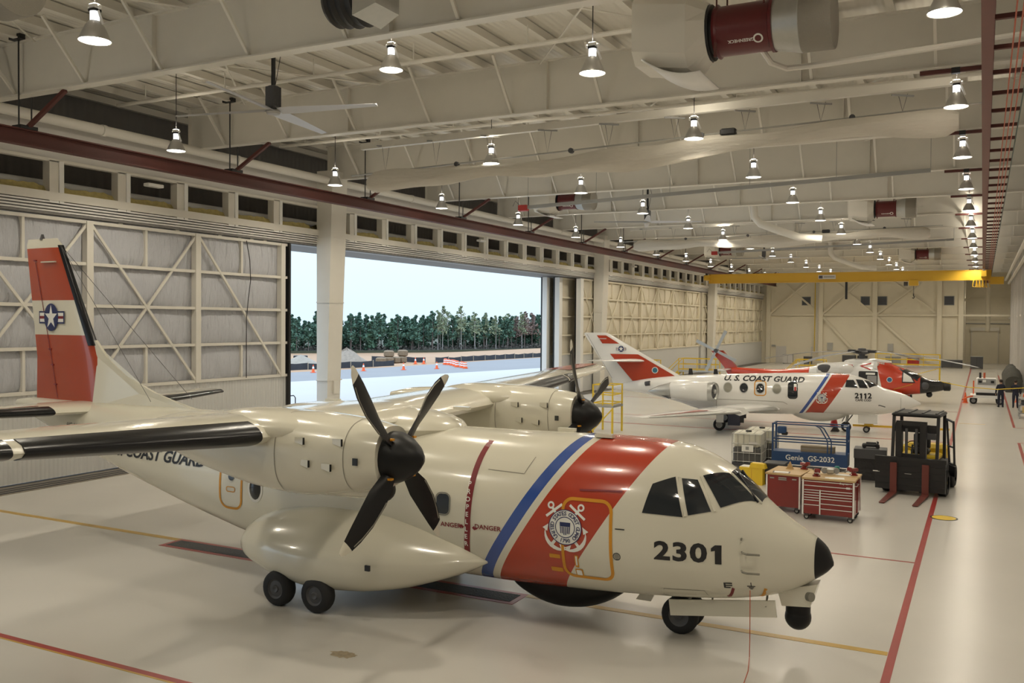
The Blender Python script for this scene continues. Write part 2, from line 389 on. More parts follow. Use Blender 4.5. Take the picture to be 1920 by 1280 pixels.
# ---- right wall and the wall behind the camera
wr = struct(G().box(XR, XR+.3, YF, 148, 0, ZC).o('wall_right', 'panelgrey'))
for yc in (92, 101.4, 110, 118, 126): G().box(XR-.45, XR, yc-.3, yc+.3, 0, ZC).o('wall_column', 'panelgrey', wr)
G().box(XR-.25, XR, 80, 146, 6.3, 6.5).o('wall_girt', 'panelgrey', wr)
for xx, zz in ((2.4, 11.0), (2.75, 10.6)): G().cyl((xx, 20, zz), (xx, 128, zz), .13, n=10).o('wall_pipe', 'pipe', wr, True)
ww = struct(G().box(XO, XR+.3, YF-.3, YF, 0, ZC).o('wall_front', 'panelgrey'))

# ---- roof
ceil = struct(G().box(XO, XR+.3, YF, 148, ZC, ZC+.2).o('ceiling', 'deck'))
x = -29.6
while x < XR:
    G().add([], []).box(x-.05, x+.05, YF, YB, ZG1, ZC-.03).box(x-.1, x+.1, YF, YB, ZG1-.01, ZG1+.03).o('purlin', 'steel', ceil)
    x += 1.52
gproto = None
kick = None
for gy in GY:
    if gproto is None:
        gg = G().box(XD, XR, -.015, .015, ZG0, ZG1).box(XD, XR, -.17, .17, ZG0-.04, ZG0).box(XD, XR, -.17, .17, ZG1-.04, ZG1)
        gproto = gg.o('girder', 'steel', ceil, loc=(0, gy, 0)); gobj = gproto
        kick = G().bar((0, -1.35, ZG1-.02), (0, -.06, ZG0+.03), .075, .075).o('kicker_brace', 'steel', gobj, loc=(-25.5, 0, 0))
        stf = G().box(-.012, .012, -.16, 0, ZG0, ZG1-.04).o('stiffener', 'steel', gobj, loc=(-27.3, 0, 0))
    else: gobj = copy_of(gproto, (0, gy, 0)); copy_of(kick, (-25.5, 0, 0), gobj); copy_of(stf, (-27.3, 0, 0), gobj)
    for k in range(1, 10): copy_of(kick, (-25.5+3.04*k, 0, 0), gobj)
    for k in range(1, 4): copy_of(stf, (-27.3+7.6*k, 0, 0), gobj)
    # sprinkler line in each bay
    sp_ = G().cyl((XD, gy-3.3, 12.95), (XR, gy-3.3, 12.95), .065, n=8).o('sprinkler_line', 'pipe', ceil, True)
    for k in range(8): G().cyl((-26+3.7*k, gy-3.3, 12.95), (-26+3.7*k, gy-3.3, ZG1), .02, n=5).o('pipe_hanger', 'pipe', sp_)
    for xa in (-24.4, -12.3, -4.7):
        G().cyl((xa, gy-8.2, ZG1-.1), (xa+6.1, gy-.2, ZG1-.1), .03, n=5).o('bracing_rod', 'steel', ceil)
        G().cyl((xa+6.1, gy-8.2, ZG1-.14), (xa, gy-.2, ZG1-.14), .03, n=5).o('bracing_rod', 'steel', ceil)

# ================================================================== outdoors
ap = struct(G().loft([[(-28.6,y,-9),(-28.6,y,-.02),(-66,y,-.02),(-165,y,-5.42),(-420,y,-5.42),(-420,y,-9)] for y in (-60, 700)]).o('ground', 'dirt')); ap['label'] = 'sandy ground beyond the apron'
def gpoly(name, pts, z, m): return G().prism([(a, b, z-.05) for a, b in pts], (0, 0, .05)).o(name, m, ap)
gpoly('concrete_apron', [(-28.6,-40), (-28.6, 160), (-42, 130), (-45.5, 100), (-51, 72.6), (-53.7, 62.3), (-58, 45), (-75, -40)], 0.0, 'apron')
gpoly('asphalt_road', [(-75,-40), (-58,45), (-53.7,62.3), (-51,72.6), (-45.5,100), (-42,130), (-28.6,160), (-28.6,400), (-50,400), (-58.5,136), (-60.5,115), (-61,100), (-61.5,86), (-63.5,72), (-70,45), (-88,-40)], -0.005, 'road')
gpoly('grass_island', [(-45.5,101), (-44,100), (-42.2,108), (-43.5,112), (-45.2,108)], 0.01, 'grass')
g = G(); pts = [(-232,200),(-198,231),(-170,266),(-150,314),(-148,372),(-136,470),(-136,700),(-420,700),(-420,200)]
G().prism([(a, c, -5.40-.03) for a, c in pts], (0,0,.75)).o('wood_floor', 'grass', ap)
# ================================================================== overhead equipment
# ---- high-bay lamps
lamp_proto = None
def lamp(loc, label, stem):
    global lamp_proto
    if lamp_proto is None:
        t = thing('high_bay_lamp', label, 'lamp', loc, group='high-bay lamps')
        G().lathe((0,0,0), (0,0,1), [(0,.30),(.012,.305),(.03,.285),(.16,.235),(.29,.175),(.36,.12),(.38,.1)], 24).o('reflector', 'shade', t, True)
        G().lathe((0,0,.012), (0,0,1), [(0,.287),(.002,0.0)], 24, True).o('lens', 'lens', t)
        G().cyl((0,0,.375), (0,0,.56), .088, n=14).o('glowing_collar', 'collar', t, True)
        G().cbox((0,0,.585), (.17,.17,.05)).o('ballast_plate', 'black', t)
        g = G(); g.bbox((0,0,.66), (.20,.16,.1), .02)
        for s in (-1, 1): g.ball((s*.13, 0, .635), .045, 8, 6)
        g.o('ballast_housing', 'white', t, True)
        G().bar((.10,0,.57), (.21,.02,.30), .02, .045).o('safety_latch', 'white', t)
        st = G().cyl((0,0,.70), (0,0,1.0), .012, n=6).o('stem', 'black', t)
        ld = bpy.data.lights.new('lamp_light', 'SPOT'); ld.energy = LAMP_POWER; ld.color = LAMP_COLOR
        ld.spot_size = R(158); ld.spot_blend = 0.55; ld.shadow_soft_size = 0.27
        lo = bpy.data.objects.new('lamp_light', ld); COL.objects.link(lo); lo.parent = t; lo.location = (0, 0, -0.03)
        ud = bpy.data.lights.new('lamp_upglow', 'POINT'); ud.energy = LAMP_POWER*.06; ud.color = LAMP_COLOR; ud.shadow_soft_size = .08
        uo = bpy.data.objects.new('lamp_upglow', ud); COL.objects.link(uo); uo.parent = t; uo.location = (0, 0, .82)
        lamp_proto = t
    else: t = dup(lamp_proto, loc, label)
    for ch in t.children:
        if ch.name.startswith('stem'):
            ch.location.z = .70*(1-stem/.3); ch.scale.z = stem/.3
    return t
ZL = 11.1
rows = [('the row nearest the doors', -23.6, [21.65+8.26*k for k in range(-2, 13)]),
        ('the second row from the doors', -15.9, [29.1+8.27*k for k in range(0, 12)]),
        ('the third row from the doors', -8.06, [19.55+8.27*k for k in range(-3, 13)]),
        ('the row beside the ladder track', -0.72, [18.55+8.1*k for k in range(-3, 14)])]
for rn, xx, ys in rows:
    ys = [y for y in ys if 2 < y < 128.5]
    for i, y in enumerate(ys):
        zl = 10.9 if xx < -20 else ZL
        lamp((xx, y, zl), 'high-bay lamp, %s from the camera in %s' % (ORD[i], rn), (ZC-.03 if -9 < xx < -7 else ZG1-.02)-zl-.7)
lamp((-13.6, 19.5, 11.82), 'bell-shaped high-bay lamp close under the nearest girder beside the big fan', 1.24)
lamp((-15.25, 12.0, 10.72), 'largest bell-shaped high-bay lamp, nearest the top corner above the orange tail', 2.2)
lamp((-15.9, 3.9, ZL), 'added unseen high-bay lamp overhead nearest the camera in the second row from the doors', ZG1-.02-ZL-.7)  # out of view, added to brighten the near floor
lamp((0.6, 138.5, ZL), 'added high-bay lamp brightening the far corner recess', 1.9)  # no fixture known here; added so the recess does not go black

# ---- crane runway rail by the doors
XL = -25.1; ZRB = 10.46
t = thing('crane_runway_rail', 'long oxide-red crane rail hung along the door wall', 'crane rail', (XL, 0, ZRB))
G().box(-.16, .16, YF, 127, 0, .04).box(-.02, .02, YF, 127, .04, .42).box(-.16, .16, YF, 127, .42, .46).o('rail_beam', 'rail', t)
for gy in GY:
    if gy < 5 or gy > 126: continue
    G().box(-.2, .2, gy-.3, gy+.25, .46, .56).o('hanger_clamp', 'black', t)
    for dy in (-.22, .18): G().cyl((0, gy+dy, .5), (0, gy+dy, ZG1-ZRB+.1), .025, n=6).o('hanger_rod', 'black', t)
    G().box(-.25, .25, gy-.36, gy-.18, ZG1-ZRB-.02, ZG1-ZRB+.12).o('hanger_plate', 'black', t)
    G().bar((.05, gy, .5), (1.75, gy, ZG0-ZRB-.06), .11, .11).o('sway_strut', 'rail', t)
# ---- the other rail with its conductor ladder
t = thing('crane_conductor_track', 'red-brown crane rail with ladder rungs and orange conductor bars, overhead beside the camera', 'crane rail', (0, 0, ZRB))
G().box(-.11, .09, 3, 127, 0, .03).box(-.02, .02, 3, 127, .03, .42).box(-.11, .11, 3, 127, .42, .46).o('rail_beam', 'railr', t)
y = 10.0; rung = None; kk = 0
while y < 126:
    if rung is None: rung = G().box(.08, .72, -.045, .045, .12, .2).o('rung', 'rail', t, loc=(0, y, 0))
    else: copy_of(rung, (0, y, 0))
    y += 1.9
for xx in (.40, .50, .60): G().box(xx-.012, xx+.012, 6, 127, .06, .1).o('conductor_bar', 'cable', t)
G().box(.7, .725, 6, 127, .1, .16).o('edge_rod', mat('edge_rod_green', (.05,.09,.07), .5), t)
for gy in GY:
    if gy < 12 or gy > 126: continue
    G().bar((.1, gy, ZG0-ZRB-.1), (-1.55, gy, ZG0-ZRB-.1), .1, .1).o('sway_strut', 'rail', t)
    G().cbox((-.72, gy, ZG0-ZRB-.1), (.2, .14, .16)).o('strut_coupling', 'black', t)
    for dy in (-.1, .1): G().cyl((0, gy+dy, .45), (0, gy+dy, ZG0-ZRB), .02, n=5).o('hanger_rod', 'rail', t)

# ---- yellow bridge crane
CY = 93.0; CZ = 9.92
t = thing('bridge_crane', 'yellow overhead bridge crane spanning the far part of the hangar', 'crane', (-12.4, CY, CZ-.5))
def L(x, z): return (x+12.4, 0, z-CZ+.5)
G().box(-12.7, 13.0, -.25, .25, .1, .95).box(-12.7, 13.0, -.32, .32, .06, .1).box(-12.7, 13.0, -.32, .32, .95, .99).o('bridge_girder', 'crane', t)
for xx in (-12.7, 12.4): G().box(xx-.22, xx+.22, -1.4, 1.4, .35, .85).o('end_truck', 'crane', t)
for xx in (-12.7, 12.4):
    for yy in (-1.1, 1.1): G().cyl((xx-.1, yy, .9), (xx+.1, yy, .9), .14, n=12).o('truck_wheel', 'dgrey', t)
g = G(); v, f = text_mesh('CRANE', .5)
pl = G().box(-1.9, -.3, -.345, -.33, .35, .75).o('maker_plate', 'panelgrey', t)
G().box(-1.85, -1.5, -.355, -.345, .42, .68).o('plate_emblem', 'dgrey', pl)
G().box(-1.4, -.4, -.355, -.345, .5, .62).o('plate_print', 'grey', pl)
h = G().bbox((6.6, -.1, -.1), (.8, .7, .55), .05).o('hoist_trolley', 'crane', t)
G().cyl((6.1, -.1, -.2), (5.75, -.1, -.2), .2, n=10).o('hoist_motor', 'dgrey', h)
G().cyl((6.6, -.1, -.4), (6.6, -.1, -1.15), .025, n=6).o('hoist_cable', 'black', h)
G().tube([(6.6,-.1,-1.1),(6.6,-.1,-1.3),(6.68,-.1,-1.42),(6.6,-.1,-1.55),(6.5,-.1,-1.48)], .05, 6).o('hook', 'black', h)
G().box(.55, .75, -.1, .1, -1.6, .05).o('festoon_bundle', 'black', t)
for k in range(5): G().tube([(11.6+.25*k, -.5, .1), (11.5+.25*k, -.5, -.5), (11.9+.25*k, -.5, -.6), (11.8+.25*k, -.5, .1)], .04, 5).o('cable_loop', 'crane', t)
G().box(12.9, 14.0, -.4, .4, -.3, .35).o('service_cage', 'crane', t)

# ---- big ceiling fans
def fan(loc, label, rad, angs, top):
    t = thing('ceiling_fan', label, 'fan', loc, group='large ceiling fans')
    G().cyl((0,0,.5), (0,0,top-.12), .06, n=10).o('down_rod', 'black', t)
    G().cbox((0,0,top-.06), (.5,.3,.12)).o('mount', 'black', t)
    m = G(); m.bbox((0,0,.4), (.26,.26,.62), .03)
    for s in range(8): m.box(-.15, .15, -.15+s*.04, -.135+s*.04, .15, .68)
    m.o('motor', 'dgrey', t)
    G().lathe((0,0,-.06), (0,0,1), [(0,.0),(.0,.17),(.05,.2),(.1,.17),(.12,0)], 20).o('hub', 'shade', t, True)
    for a in angs:
        c, s = math.cos(a), math.sin(a); rings = []
        for q, wd, tw in ((.18,.34,.05),(.6,.36,.06),(rad*.6,.27,.04),(rad,.19,.02)):
            rings.append([(c*q-s*o_, s*q+c*o_, .03+dz) for o_, dz in ((-wd/2,-.01+tw),(0,.03+tw*.5),(wd/2,.0-tw),(0,.005))])
        G().loft(rings).o('blade', 'fanblade', t, True)
    G().tube([(.04,.04,.75),(.2,.1,top*.7),(.06,.03,top-.1)], .012, 4).o('fan_cable', 'black', t)
    return t
# ================================================================== aircraft toolkit
import bmesh
def herm(T, s):
    if s <= T[0][0]: return T[0][1]
    if s >= T[-1][0]: return T[-1][1]
    i = 0
    while T[i+1][0] < s: i += 1
    def sl(k):
        if k <= 0: return (T[1][1]-T[0][1])/(T[1][0]-T[0][0])
        if k >= len(T)-1: return (T[-1][1]-T[-2][1])/(T[-1][0]-T[-2][0])
        a = (T[k][1]-T[k-1][1])/(T[k][0]-T[k-1][0]); b = (T[k+1][1]-T[k][1])/(T[k+1][0]-T[k][0])
        return 0 if a*b <= 0 else 2*a*b/(a+b)
    h = T[i+1][0]-T[i][0]; t = (s-T[i][0])/h; m0, m1 = sl(i)*h, sl(i+1)*h
    return (2*t**3-3*t*t+1)*T[i][1]+(t**3-2*t*t+t)*m0+(-2*t**3+3*t*t)*T[i+1][1]+(t**3-t*t)*m1

def digits(txt, size, bold, sx, adv):
    """bold numerals; the 1 is drawn with its slanted flag"""
    ps = []
    for i, ch in enumerate(txt):
        du = (i-(len(txt)-1)/2)*adv
        if ch == '1':
            h, w_ = size*.37, size*.095*sx
            for sh in (((-1,-1),(1,-1),(1,1),(-1,1)), ((-1,.42),(-1,1),(-2.2,.66),(-2.2,.32))): ps.append(polyp([(du+.03*size+q[0]*w_, q[1]*h) for q in sh]))
        else: ps.append(shift(text_mesh(ch, size, bold, sx=sx), du, 0))
    return merge(*ps)
class Skin:
    """fuselage surface from side and plan tables (s runs aft from the nose, local x = -s, near side is -y)"""
    def __init__(k, FT, FB, FW, nt=2.25, nb=2.5, cf=0.48): k.FT, k.FB, k.FW, k.nt, k.nb, k.cf = FT, FB, FW, nt, nb, cf
    def sec(k, s):
        t, b, w = herm(k.FT, s), herm(k.FB, s), herm(k.FW, s); return t, b, w, b+k.cf*(t-b)
    def half(k, s, z):
        t, b, w, c = k.sec(s); n = k.nt if z > c else k.nb
        q = min(0.999, abs((z-c)/((t-c) if z > c else (c-b)))); return w*(1-q**n)**(1/n)
    def ring(k, s, N=40, off=0.0):
        t, b, w, c = k.sec(s); out = []
        for i in range(N):
            a = 2*math.pi*i/N; ca, sa = math.cos(a), math.sin(a); n = k.nt if sa > 0 else k.nb
            y = (w+off)*math.copysign(abs(ca)**(2/n), ca); z = c+((t-c) if sa > 0 else (c-b))*math.copysign(abs(sa)**(2/n), sa)
            if off: z += off*sa
            out.append((-s, y, z))
        return out
    def mesh(k, ss, name, m, parent, N=40): return G().loft([k.ring(s, N) for s in ss]).o(name, m, parent, True, ang=1.0)
    def proj(k, s, y, z, off):
        """push a point radially onto the skin"""
        t, b, w, c = k.sec(s); n = k.nt if z > c else k.nb; hh = (t-c) if z > c else (c-b)
        f = ((abs(y)/w)**n+(abs(z-c)/hh)**n)**(1/n); f = max(f, 1e-4)
        y2, z2 = y/f, c+(z-c)/f; r = math.hypot(y2, z2-c); return (-s, y2*(1+off/r), z2+(z2-c)*off/r)
    def on(k, x, z, off, side=-1): return (x, side*(k.half(-x, z)+off), z)
    def quad(k, c4, name, m, parent, off=0.012, n=6):
        """c4: four corners (s, z, y) on the skin"""
        g = G()
        for i in range(n+1):
            for j in range(n+1):
                u, v = i/n, j/n
                p = [c4[0][q]*(1-u)*(1-v)+c4[1][q]*u*(1-v)+c4[2][q]*u*v+c4[3][q]*(1-u)*v for q in range(3)]
                g.v.append(k.proj(p[0], p[2], p[1], off))
        g.f = [(i*(n+1)+j, (i+1)*(n+1)+j, (i+1)*(n+1)+j+1, i*(n+1)+j+1) for i in range(n) for j in range(n)]
        return g.o(name, m, parent, True)
    def strip(k, path, wd, name, m, parent, off=0.006, closed=False, side=-1):
        """painted or raised band along a path of (x, z) points"""
        sub = []; n0 = len(path)
        for i in range(n0 if closed else n0-1):
            a, b = path[i], path[(i+1) % n0]; q = max(1, int(math.hypot(b[0]-a[0], b[1]-a[1])/.08))
            sub += [(a[0]+(b[0]-a[0])*j/q, a[1]+(b[1]-a[1])*j/q) for j in range(q)]
        path = sub if closed else sub+[path[-1]]
        g = G(); n = len(path)
        for i in range(n):
            a = path[(i-1) % n] if closed or i else path[0]; b = path[(i+1) % n] if closed or i < n-1 else path[-1]
            d = Vector((b[0]-a[0], b[1]-a[1])).normalized()*(wd/2)
            g.v += [k.on(path[i][0]-d.y, path[i][1]+d.x, off, side), k.on(path[i][0]+d.y, path[i][1]-d.x, off, side)]
        for i in range(n if closed else n-1):
            j = (i+1) % n; g.f.append((2*i, 2*i+1, 2*j+1, 2*j))
        return g.o(name, m, parent)
    def decal(k, polys, name, m, parent, u0, v0, off=0.006, side=-1, cut=0.12, vf=None):
        """flat print or pane: polys is (verts2d, faces) laid on the skin at (u0, v0)"""
        v, f = polys; bm = bmesh.new(); vs = [bm.verts.new((a, b, 0)) for a, b in v]
        for q in f:
            try: bm.faces.new([vs[i] for i in q])
            except ValueError: pass
        bmesh.ops.triangulate(bm, faces=bm.faces[:])
        for _ in range(4):
            L_ = [e_ for e_ in bm.edges if e_.calc_length() > cut]
            if not L_: break
            bmesh.ops.subdivide_edges(bm, edges=L_, cuts=1, use_grid_fill=False); bmesh.ops.triangulate(bm, faces=[q for q in bm.faces if len(q.verts) > 3])
        g = G(); bm.verts.index_update()
        g.v = [vf(p.co.x+u0, p.co.y+v0, off) if vf else k.on(p.co.x+u0, p.co.y+v0, off, side) for p in bm.verts]; g.f = [tuple(p.index for p in q.verts) for q in bm.faces]
        bm.free(); return g.o(name, m, parent)
def rrect(w_, h_, r, n=5, skew=0.0):
    pts = []
    for cx, cy, a0 in ((w_/2-r, h_/2-r, 0), (-w_/2+r, h_/2-r, 90), (-w_/2+r, -h_/2+r, 180), (w_/2-r, -h_/2+r, 270)):
        for i in range(n+1):
            a = R(a0+90*i/n); px, pz = cx+r*math.cos(a), cy+r*math.sin(a); pts.append((px+skew*pz, pz))
    return pts
def disc2(r, n=28, rz=None): rz = rz or r; return [(r*math.cos(2*math.pi*i/n), rz*math.sin(2*math.pi*i/n)) for i in range(n)]
def fanp(pts):
    cx = sum(p[0] for p in pts)/len(pts); cy = sum(p[1] for p in pts)/len(pts); n = len(pts)
    mid = [((p[0]+cx)/2, (p[1]+cy)/2) for p in pts]
    return (list(pts)+mid+[(cx, cy)], [(i, (i+1) % n, n+(i+1) % n, n+i) for i in range(n)]+[(n+i, n+(i+1) % n, 2*n) for i in range(n)])
def ringp(r0, r1, n=36): return ([(r0*math.cos(2*math.pi*i/n), r0*math.sin(2*math.pi*i/n)) for i in range(n)]+[(r1*math.cos(2*math.pi*i/n), r1*math.sin(2*math.pi*i/n)) for i in range(n)], [(i, (i+1) % n, n+(i+1) % n, n+i) for i in range(n)])
def polyp(pts): return (list(pts), [tuple(range(len(pts)))])
def merge(*ps):
    v, f = [], []
    for a, b in ps: k = len(v); v += a; f += [tuple(i+k for i in q) for q in b]
    return v, f
def starp(r, rot=90): return polyp([((r if i % 2 == 0 else r*.382)*math.cos(R(rot+36*i)), (r if i % 2 == 0 else r*.382)*math.sin(R(rot+36*i))) for i in range(10)])
def shift(p, du, dv, rot=0.0):
    c, s = math.cos(rot), math.sin(rot); return [(a*c-b*s+du, a*s+b*c+dv) for a, b in p[0]], p[1]
def foil(chord, th, n=9, full=True, xmax=1.0):
    """airfoil outline, list of (x aft, z): upper from the back to the nose, then lower to the back"""
    xs = [xmax*(1-math.cos(math.pi*i/n))/2 for i in range(n+1)]
    yt = lambda q: 5*th*(.2969*math.sqrt(q)-.126*q-.3516*q*q+.2843*q**3-.1036*q**4)
    return [(q*chord, (yt(q)*1.1+.02*(1-q)*q*4)*chord) for q in reversed(xs)]+[(q*chord, -yt(q)*.8*chord) for q in xs[1:]]
def wing(secs, name, m, parent, grow=1.0, xmax=1.0, span='y', dx=0.0):
    """secs: (span position, s of leading edge, chord, height, thickness ratio)"""
    rings = []
    for y, s, c, z, th in secs:
        rr = []
        for q, h in foil(c, th, 9, True, xmax):
            q2, h2 = q-dx, h*grow
            rr.append((-(s+q2), y, z+h2) if span == 'y' else (-(s+q2), h2, y))
        rings.append(rr)
    return G().loft(rings).o(name, m, parent, True, ang=0.9)
def wheel(parent, c, r, wd, hub='galv', name='wheel', n=24):
    g = G(); g.lathe((c[0], c[1]-wd/2, c[2]), (0,1,0), [(0,r*.55),(0,r*.8),(wd*.12,r*.95),(wd*.3,r),(wd*.7,r),(wd*.88,r*.95),(wd,r*.8),(wd,r*.55)], n)
    w_ = g.o(name, 'rubber', parent, True)
    h = G().lathe((c[0], c[1]-wd/2, c[2]), (0,1,0), [(wd*.1,0),(wd*.02,r*.18),(wd*.1,r*.22),(wd*.14,r*.45),(wd*.03,r*.56),(wd*.97,r*.56),(wd*.9,r*.4),(wd*.9,0)], n).o('hub', hub, w_, True)
    return w_
def mat_bands(name, expr_a, expr_b, stops, base, rough=0.22, coat=0.6):
    """paint whose colour changes in hard bands along q = a*x + b*z in the object's own frame"""
    m = mat(name, base, rough, coat=coat); t = m.node_tree; b = t.nodes['Principled BSDF']
    co = t.nodes.new('ShaderNodeTexCoord'); sx = t.nodes.new('ShaderNodeSeparateXYZ'); t.links.new(co.outputs['Object'], sx.inputs[0])
    m1 = t.nodes.new('ShaderNodeMath'); m1.operation = 'MULTIPLY'; m1.inputs[1].default_value = expr_a; t.links.new(sx.outputs['X'], m1.inputs[0])
    m2 = t.nodes.new('ShaderNodeMath'); m2.operation = 'MULTIPLY_ADD'; m2.inputs[1].default_value = expr_b; t.links.new(sx.outputs['Z'], m2.inputs[0]); t.links.new(m1.outputs[0], m2.inputs[2])
    prev = None
    for lo, hi, col in stops:
        a = t.nodes.new('ShaderNodeMath'); a.operation = 'GREATER_THAN'; a.inputs[1].default_value = lo; t.links.new(m2.outputs[0], a.inputs[0])
        c = t.nodes.new('ShaderNodeMath'); c.operation = 'LESS_THAN'; c.inputs[1].default_value = hi; t.links.new(m2.outputs[0], c.inputs[0])
        mu = t.nodes.new('ShaderNodeMath'); mu.operation = 'MULTIPLY'; t.links.new(a.outputs[0], mu.inputs[0]); t.links.new(c.outputs[0], mu.inputs[1])
        mx = t.nodes.new('ShaderNodeMix'); mx.data_type = 'RGBA'; t.links.new(mu.outputs[0], mx.inputs['Factor'])
        mx.inputs['A'].default_value = (*base, 1)
        if prev: t.links.new(prev, mx.inputs['A'])
        mx.inputs['B'].default_value = (*col, 1); prev = mx.outputs['Result']
    t.links.new(prev, b.inputs['Base Color']); return m
WARM_LIT_WHITE = (0.66, 0.63, 0.52); RED = (0.42, 0.042, 0.014); BLUE = (0.035, 0.085, 0.32); WHT = (0.76, 0.75, 0.72)
M['cream'] = mat('aircraft_white_warm_lit', WARM_LIT_WHITE, 0.22, coat=0.6)  # near plane is white; yellow lamp light is put into this colour
M['acwhite'] = mat('aircraft_white_paint', WHT, 0.22, coat=0.6)
M['acred'] = mat('aircraft_orange_red', RED, 0.25, coat=0.5)
M['boot'] = mat('deicing_boot_black', (0.007, 0.007, 0.008), 0.25, spec=0.4)
M['navy'] = mat('print_navy', (0.02, 0.03, 0.11), 0.4)
M['printblack'] = mat('print_black', (0.012, 0.012, 0.014), 0.4)
M['printwhite'] = mat('print_white', (0.78, 0.77, 0.72), 0.4)
M['acyellow'] = mat('print_orange_yellow', (0.62, 0.27, 0.015), 0.4)
M['acmaroon'] = mat('print_maroon', (0.20, 0.015, 0.02), 0.4)
M['seam'] = mat('panel_seam', (0.22, 0.20, 0.16), 0.6)
M['blade'] = mat('propeller_black', (0.006, 0.006, 0.006), 0.42, spec=0.3)
M['bladeedge'] = mat('blade_edge_grey', (0.25, 0.24, 0.2), 0.35, 0.4)

def emblem(sk, par, u0, v0, r, side=-1, off=0.006):
    """crossed anchors behind a lettered ring with a striped shield"""
    an = []
    for sg in (-1, 1):
        th = R(90+sg*38)   # stock end of the shank
        ax, ay = math.cos(th), math.sin(th); px, py = -ay, ax
        def pt(a, b): return (ax*a+px*b, ay*a+py*b)
        an.append(polyp([pt(-1.5*r,-.09*r), pt(1.42*r,-.07*r), pt(1.42*r,.07*r), pt(-1.5*r,.09*r)]))
        an.append(polyp([pt(1.12*r,-.62*r), pt(1.27*r,-.62*r), pt(1.27*r,.62*r), pt(1.12*r,.62*r)]))
        an.append(shift(ringp(.11*r, .22*r, 14), *pt(1.55*r, 0)))
        arc0, arc1 = [], []
        for i in range(11):
            q = R(-72+14.4*i); arc0.append(pt(-.62*r-.95*r*math.cos(q), .95*r*math.sin(q))); arc1.append(pt(-.62*r-(.95-.24*math.cos(q*1.1))*r*math.cos(q), (.95-.2*math.cos(q*1.2))*r*math.sin(q)))
        an.append((arc0+arc1, [(i, i+1, 12+i, 11+i) for i in range(10)]))
        for s2 in (-1, 1):
            b0 = pt(-.62*r-.95*r*math.cos(R(72)), s2*.95*r*math.sin(R(72)))
            an.append(polyp([(b0[0]+ax*.34*r+px*s2*.02*r, b0[1]+ay*.34*r+py*s2*.02*r), (b0[0]-ax*.08*r+px*s2*.16*r, b0[1]-ay*.08*r+py*s2*.16*r), (b0[0]-ax*.05*r-px*s2*.2*r, b0[1]-ay*.05*r-py*s2*.2*r)]))
    e0 = sk.decal(merge(*an), 'emblem_anchors', 'printwhite', par, u0, v0, off, side, .1)
    sk.decal(ringp(.62*r, 1.03*r), 'emblem_ring', 'printwhite', e0, u0, v0, off+.004, side, .12)
    sk.decal(ringp(1.0*r, 1.05*r), 'emblem_border', 'navy', e0, u0, v0, off+.006, side, .12)
    sk.decal(ringp(.58*r, .63*r), 'emblem_border', 'navy', e0, u0, v0, off+.006, side, .12)
    sk.decal(fanp(disc2(.6*r)), 'emblem_disc', 'printwhite', e0, u0, v0, off+.004, side, .12)
    lets = []
    def around(txt, a0, a1, flip=False):
        for i, ch in enumerate(txt):
            if ch == ' ': continue
            a = a0+(a1-a0)*i/(len(txt)-1); p = text_mesh(ch, .33*r, .02)
            lets.append(shift(p, .81*r*math.cos(R(a)), .81*r*math.sin(R(a)), R(a-90 if not flip else a+90)))
    around('UNITED STATES COAST GUARD', 225, -45); around('1790', 252, 288, True)
    sk.decal(merge(*lets), 'emblem_lettering', 'navy', e0, u0, v0, off+.008, side, .2)
    sk.decal(polyp([(-.34*r,.3*r),(.34*r,.3*r),(.33*r,.05*r),(-.33*r,.05*r)]), 'emblem_shield', 'navy', e0, u0, v0, off+.008, side, .15)
    st = [polyp([(q*r-.03*r,.04*r),(q*r+.03*r,.04*r),(q*r*.9+.03*r,-.36*r-.08*r*(abs(q) < .15)),(q*r*.9-.03*r,-.36*r-.08*r*(abs(q) < .15))]) for q in (-.29,-.175,-.06,.06,.175,.29)]
    sk.decal(merge(*st), 'emblem_stripes', 'navy', e0, u0, v0, off+.008, side, .2)
def roundel(sk, par, u0, v0, r, vf=None, squash=1.0, off=.006):
    """star in a disc with side bars"""
    sc = lambda p: ([(a*squash, b) for a, b in p[0]], p[1])
    b = sk.decal(sc(polyp([(-2*r,-.5*r),(2*r,-.5*r),(2*r,.5*r),(-2*r,.5*r)])), 'insignia_bar_border', 'navy', par, u0, v0, off, vf=vf)
    sk.decal(sc(polyp([(-1.85*r,-.37*r),(1.85*r,-.37*r),(1.85*r,.37*r),(-1.85*r,.37*r)])), 'insignia_bar', 'printwhite', b, u0, v0, off+.003, vf=vf)
    sk.decal(sc(polyp([(-1.85*r,-.11*r),(1.85*r,-.11*r),(1.85*r,.11*r),(-1.85*r,.11*r)])), 'insignia_stripe', 'acmaroon', b, u0, v0, off+.005, vf=vf)
    sk.decal(sc(fanp(disc2(1.12*r))), 'insignia_disc', 'navy', b, u0, v0, off+.007, vf=vf)
    sk.decal(sc(starp(r)), 'insignia_star', 'printwhite', b, u0, v0, off+.010, vf=vf)

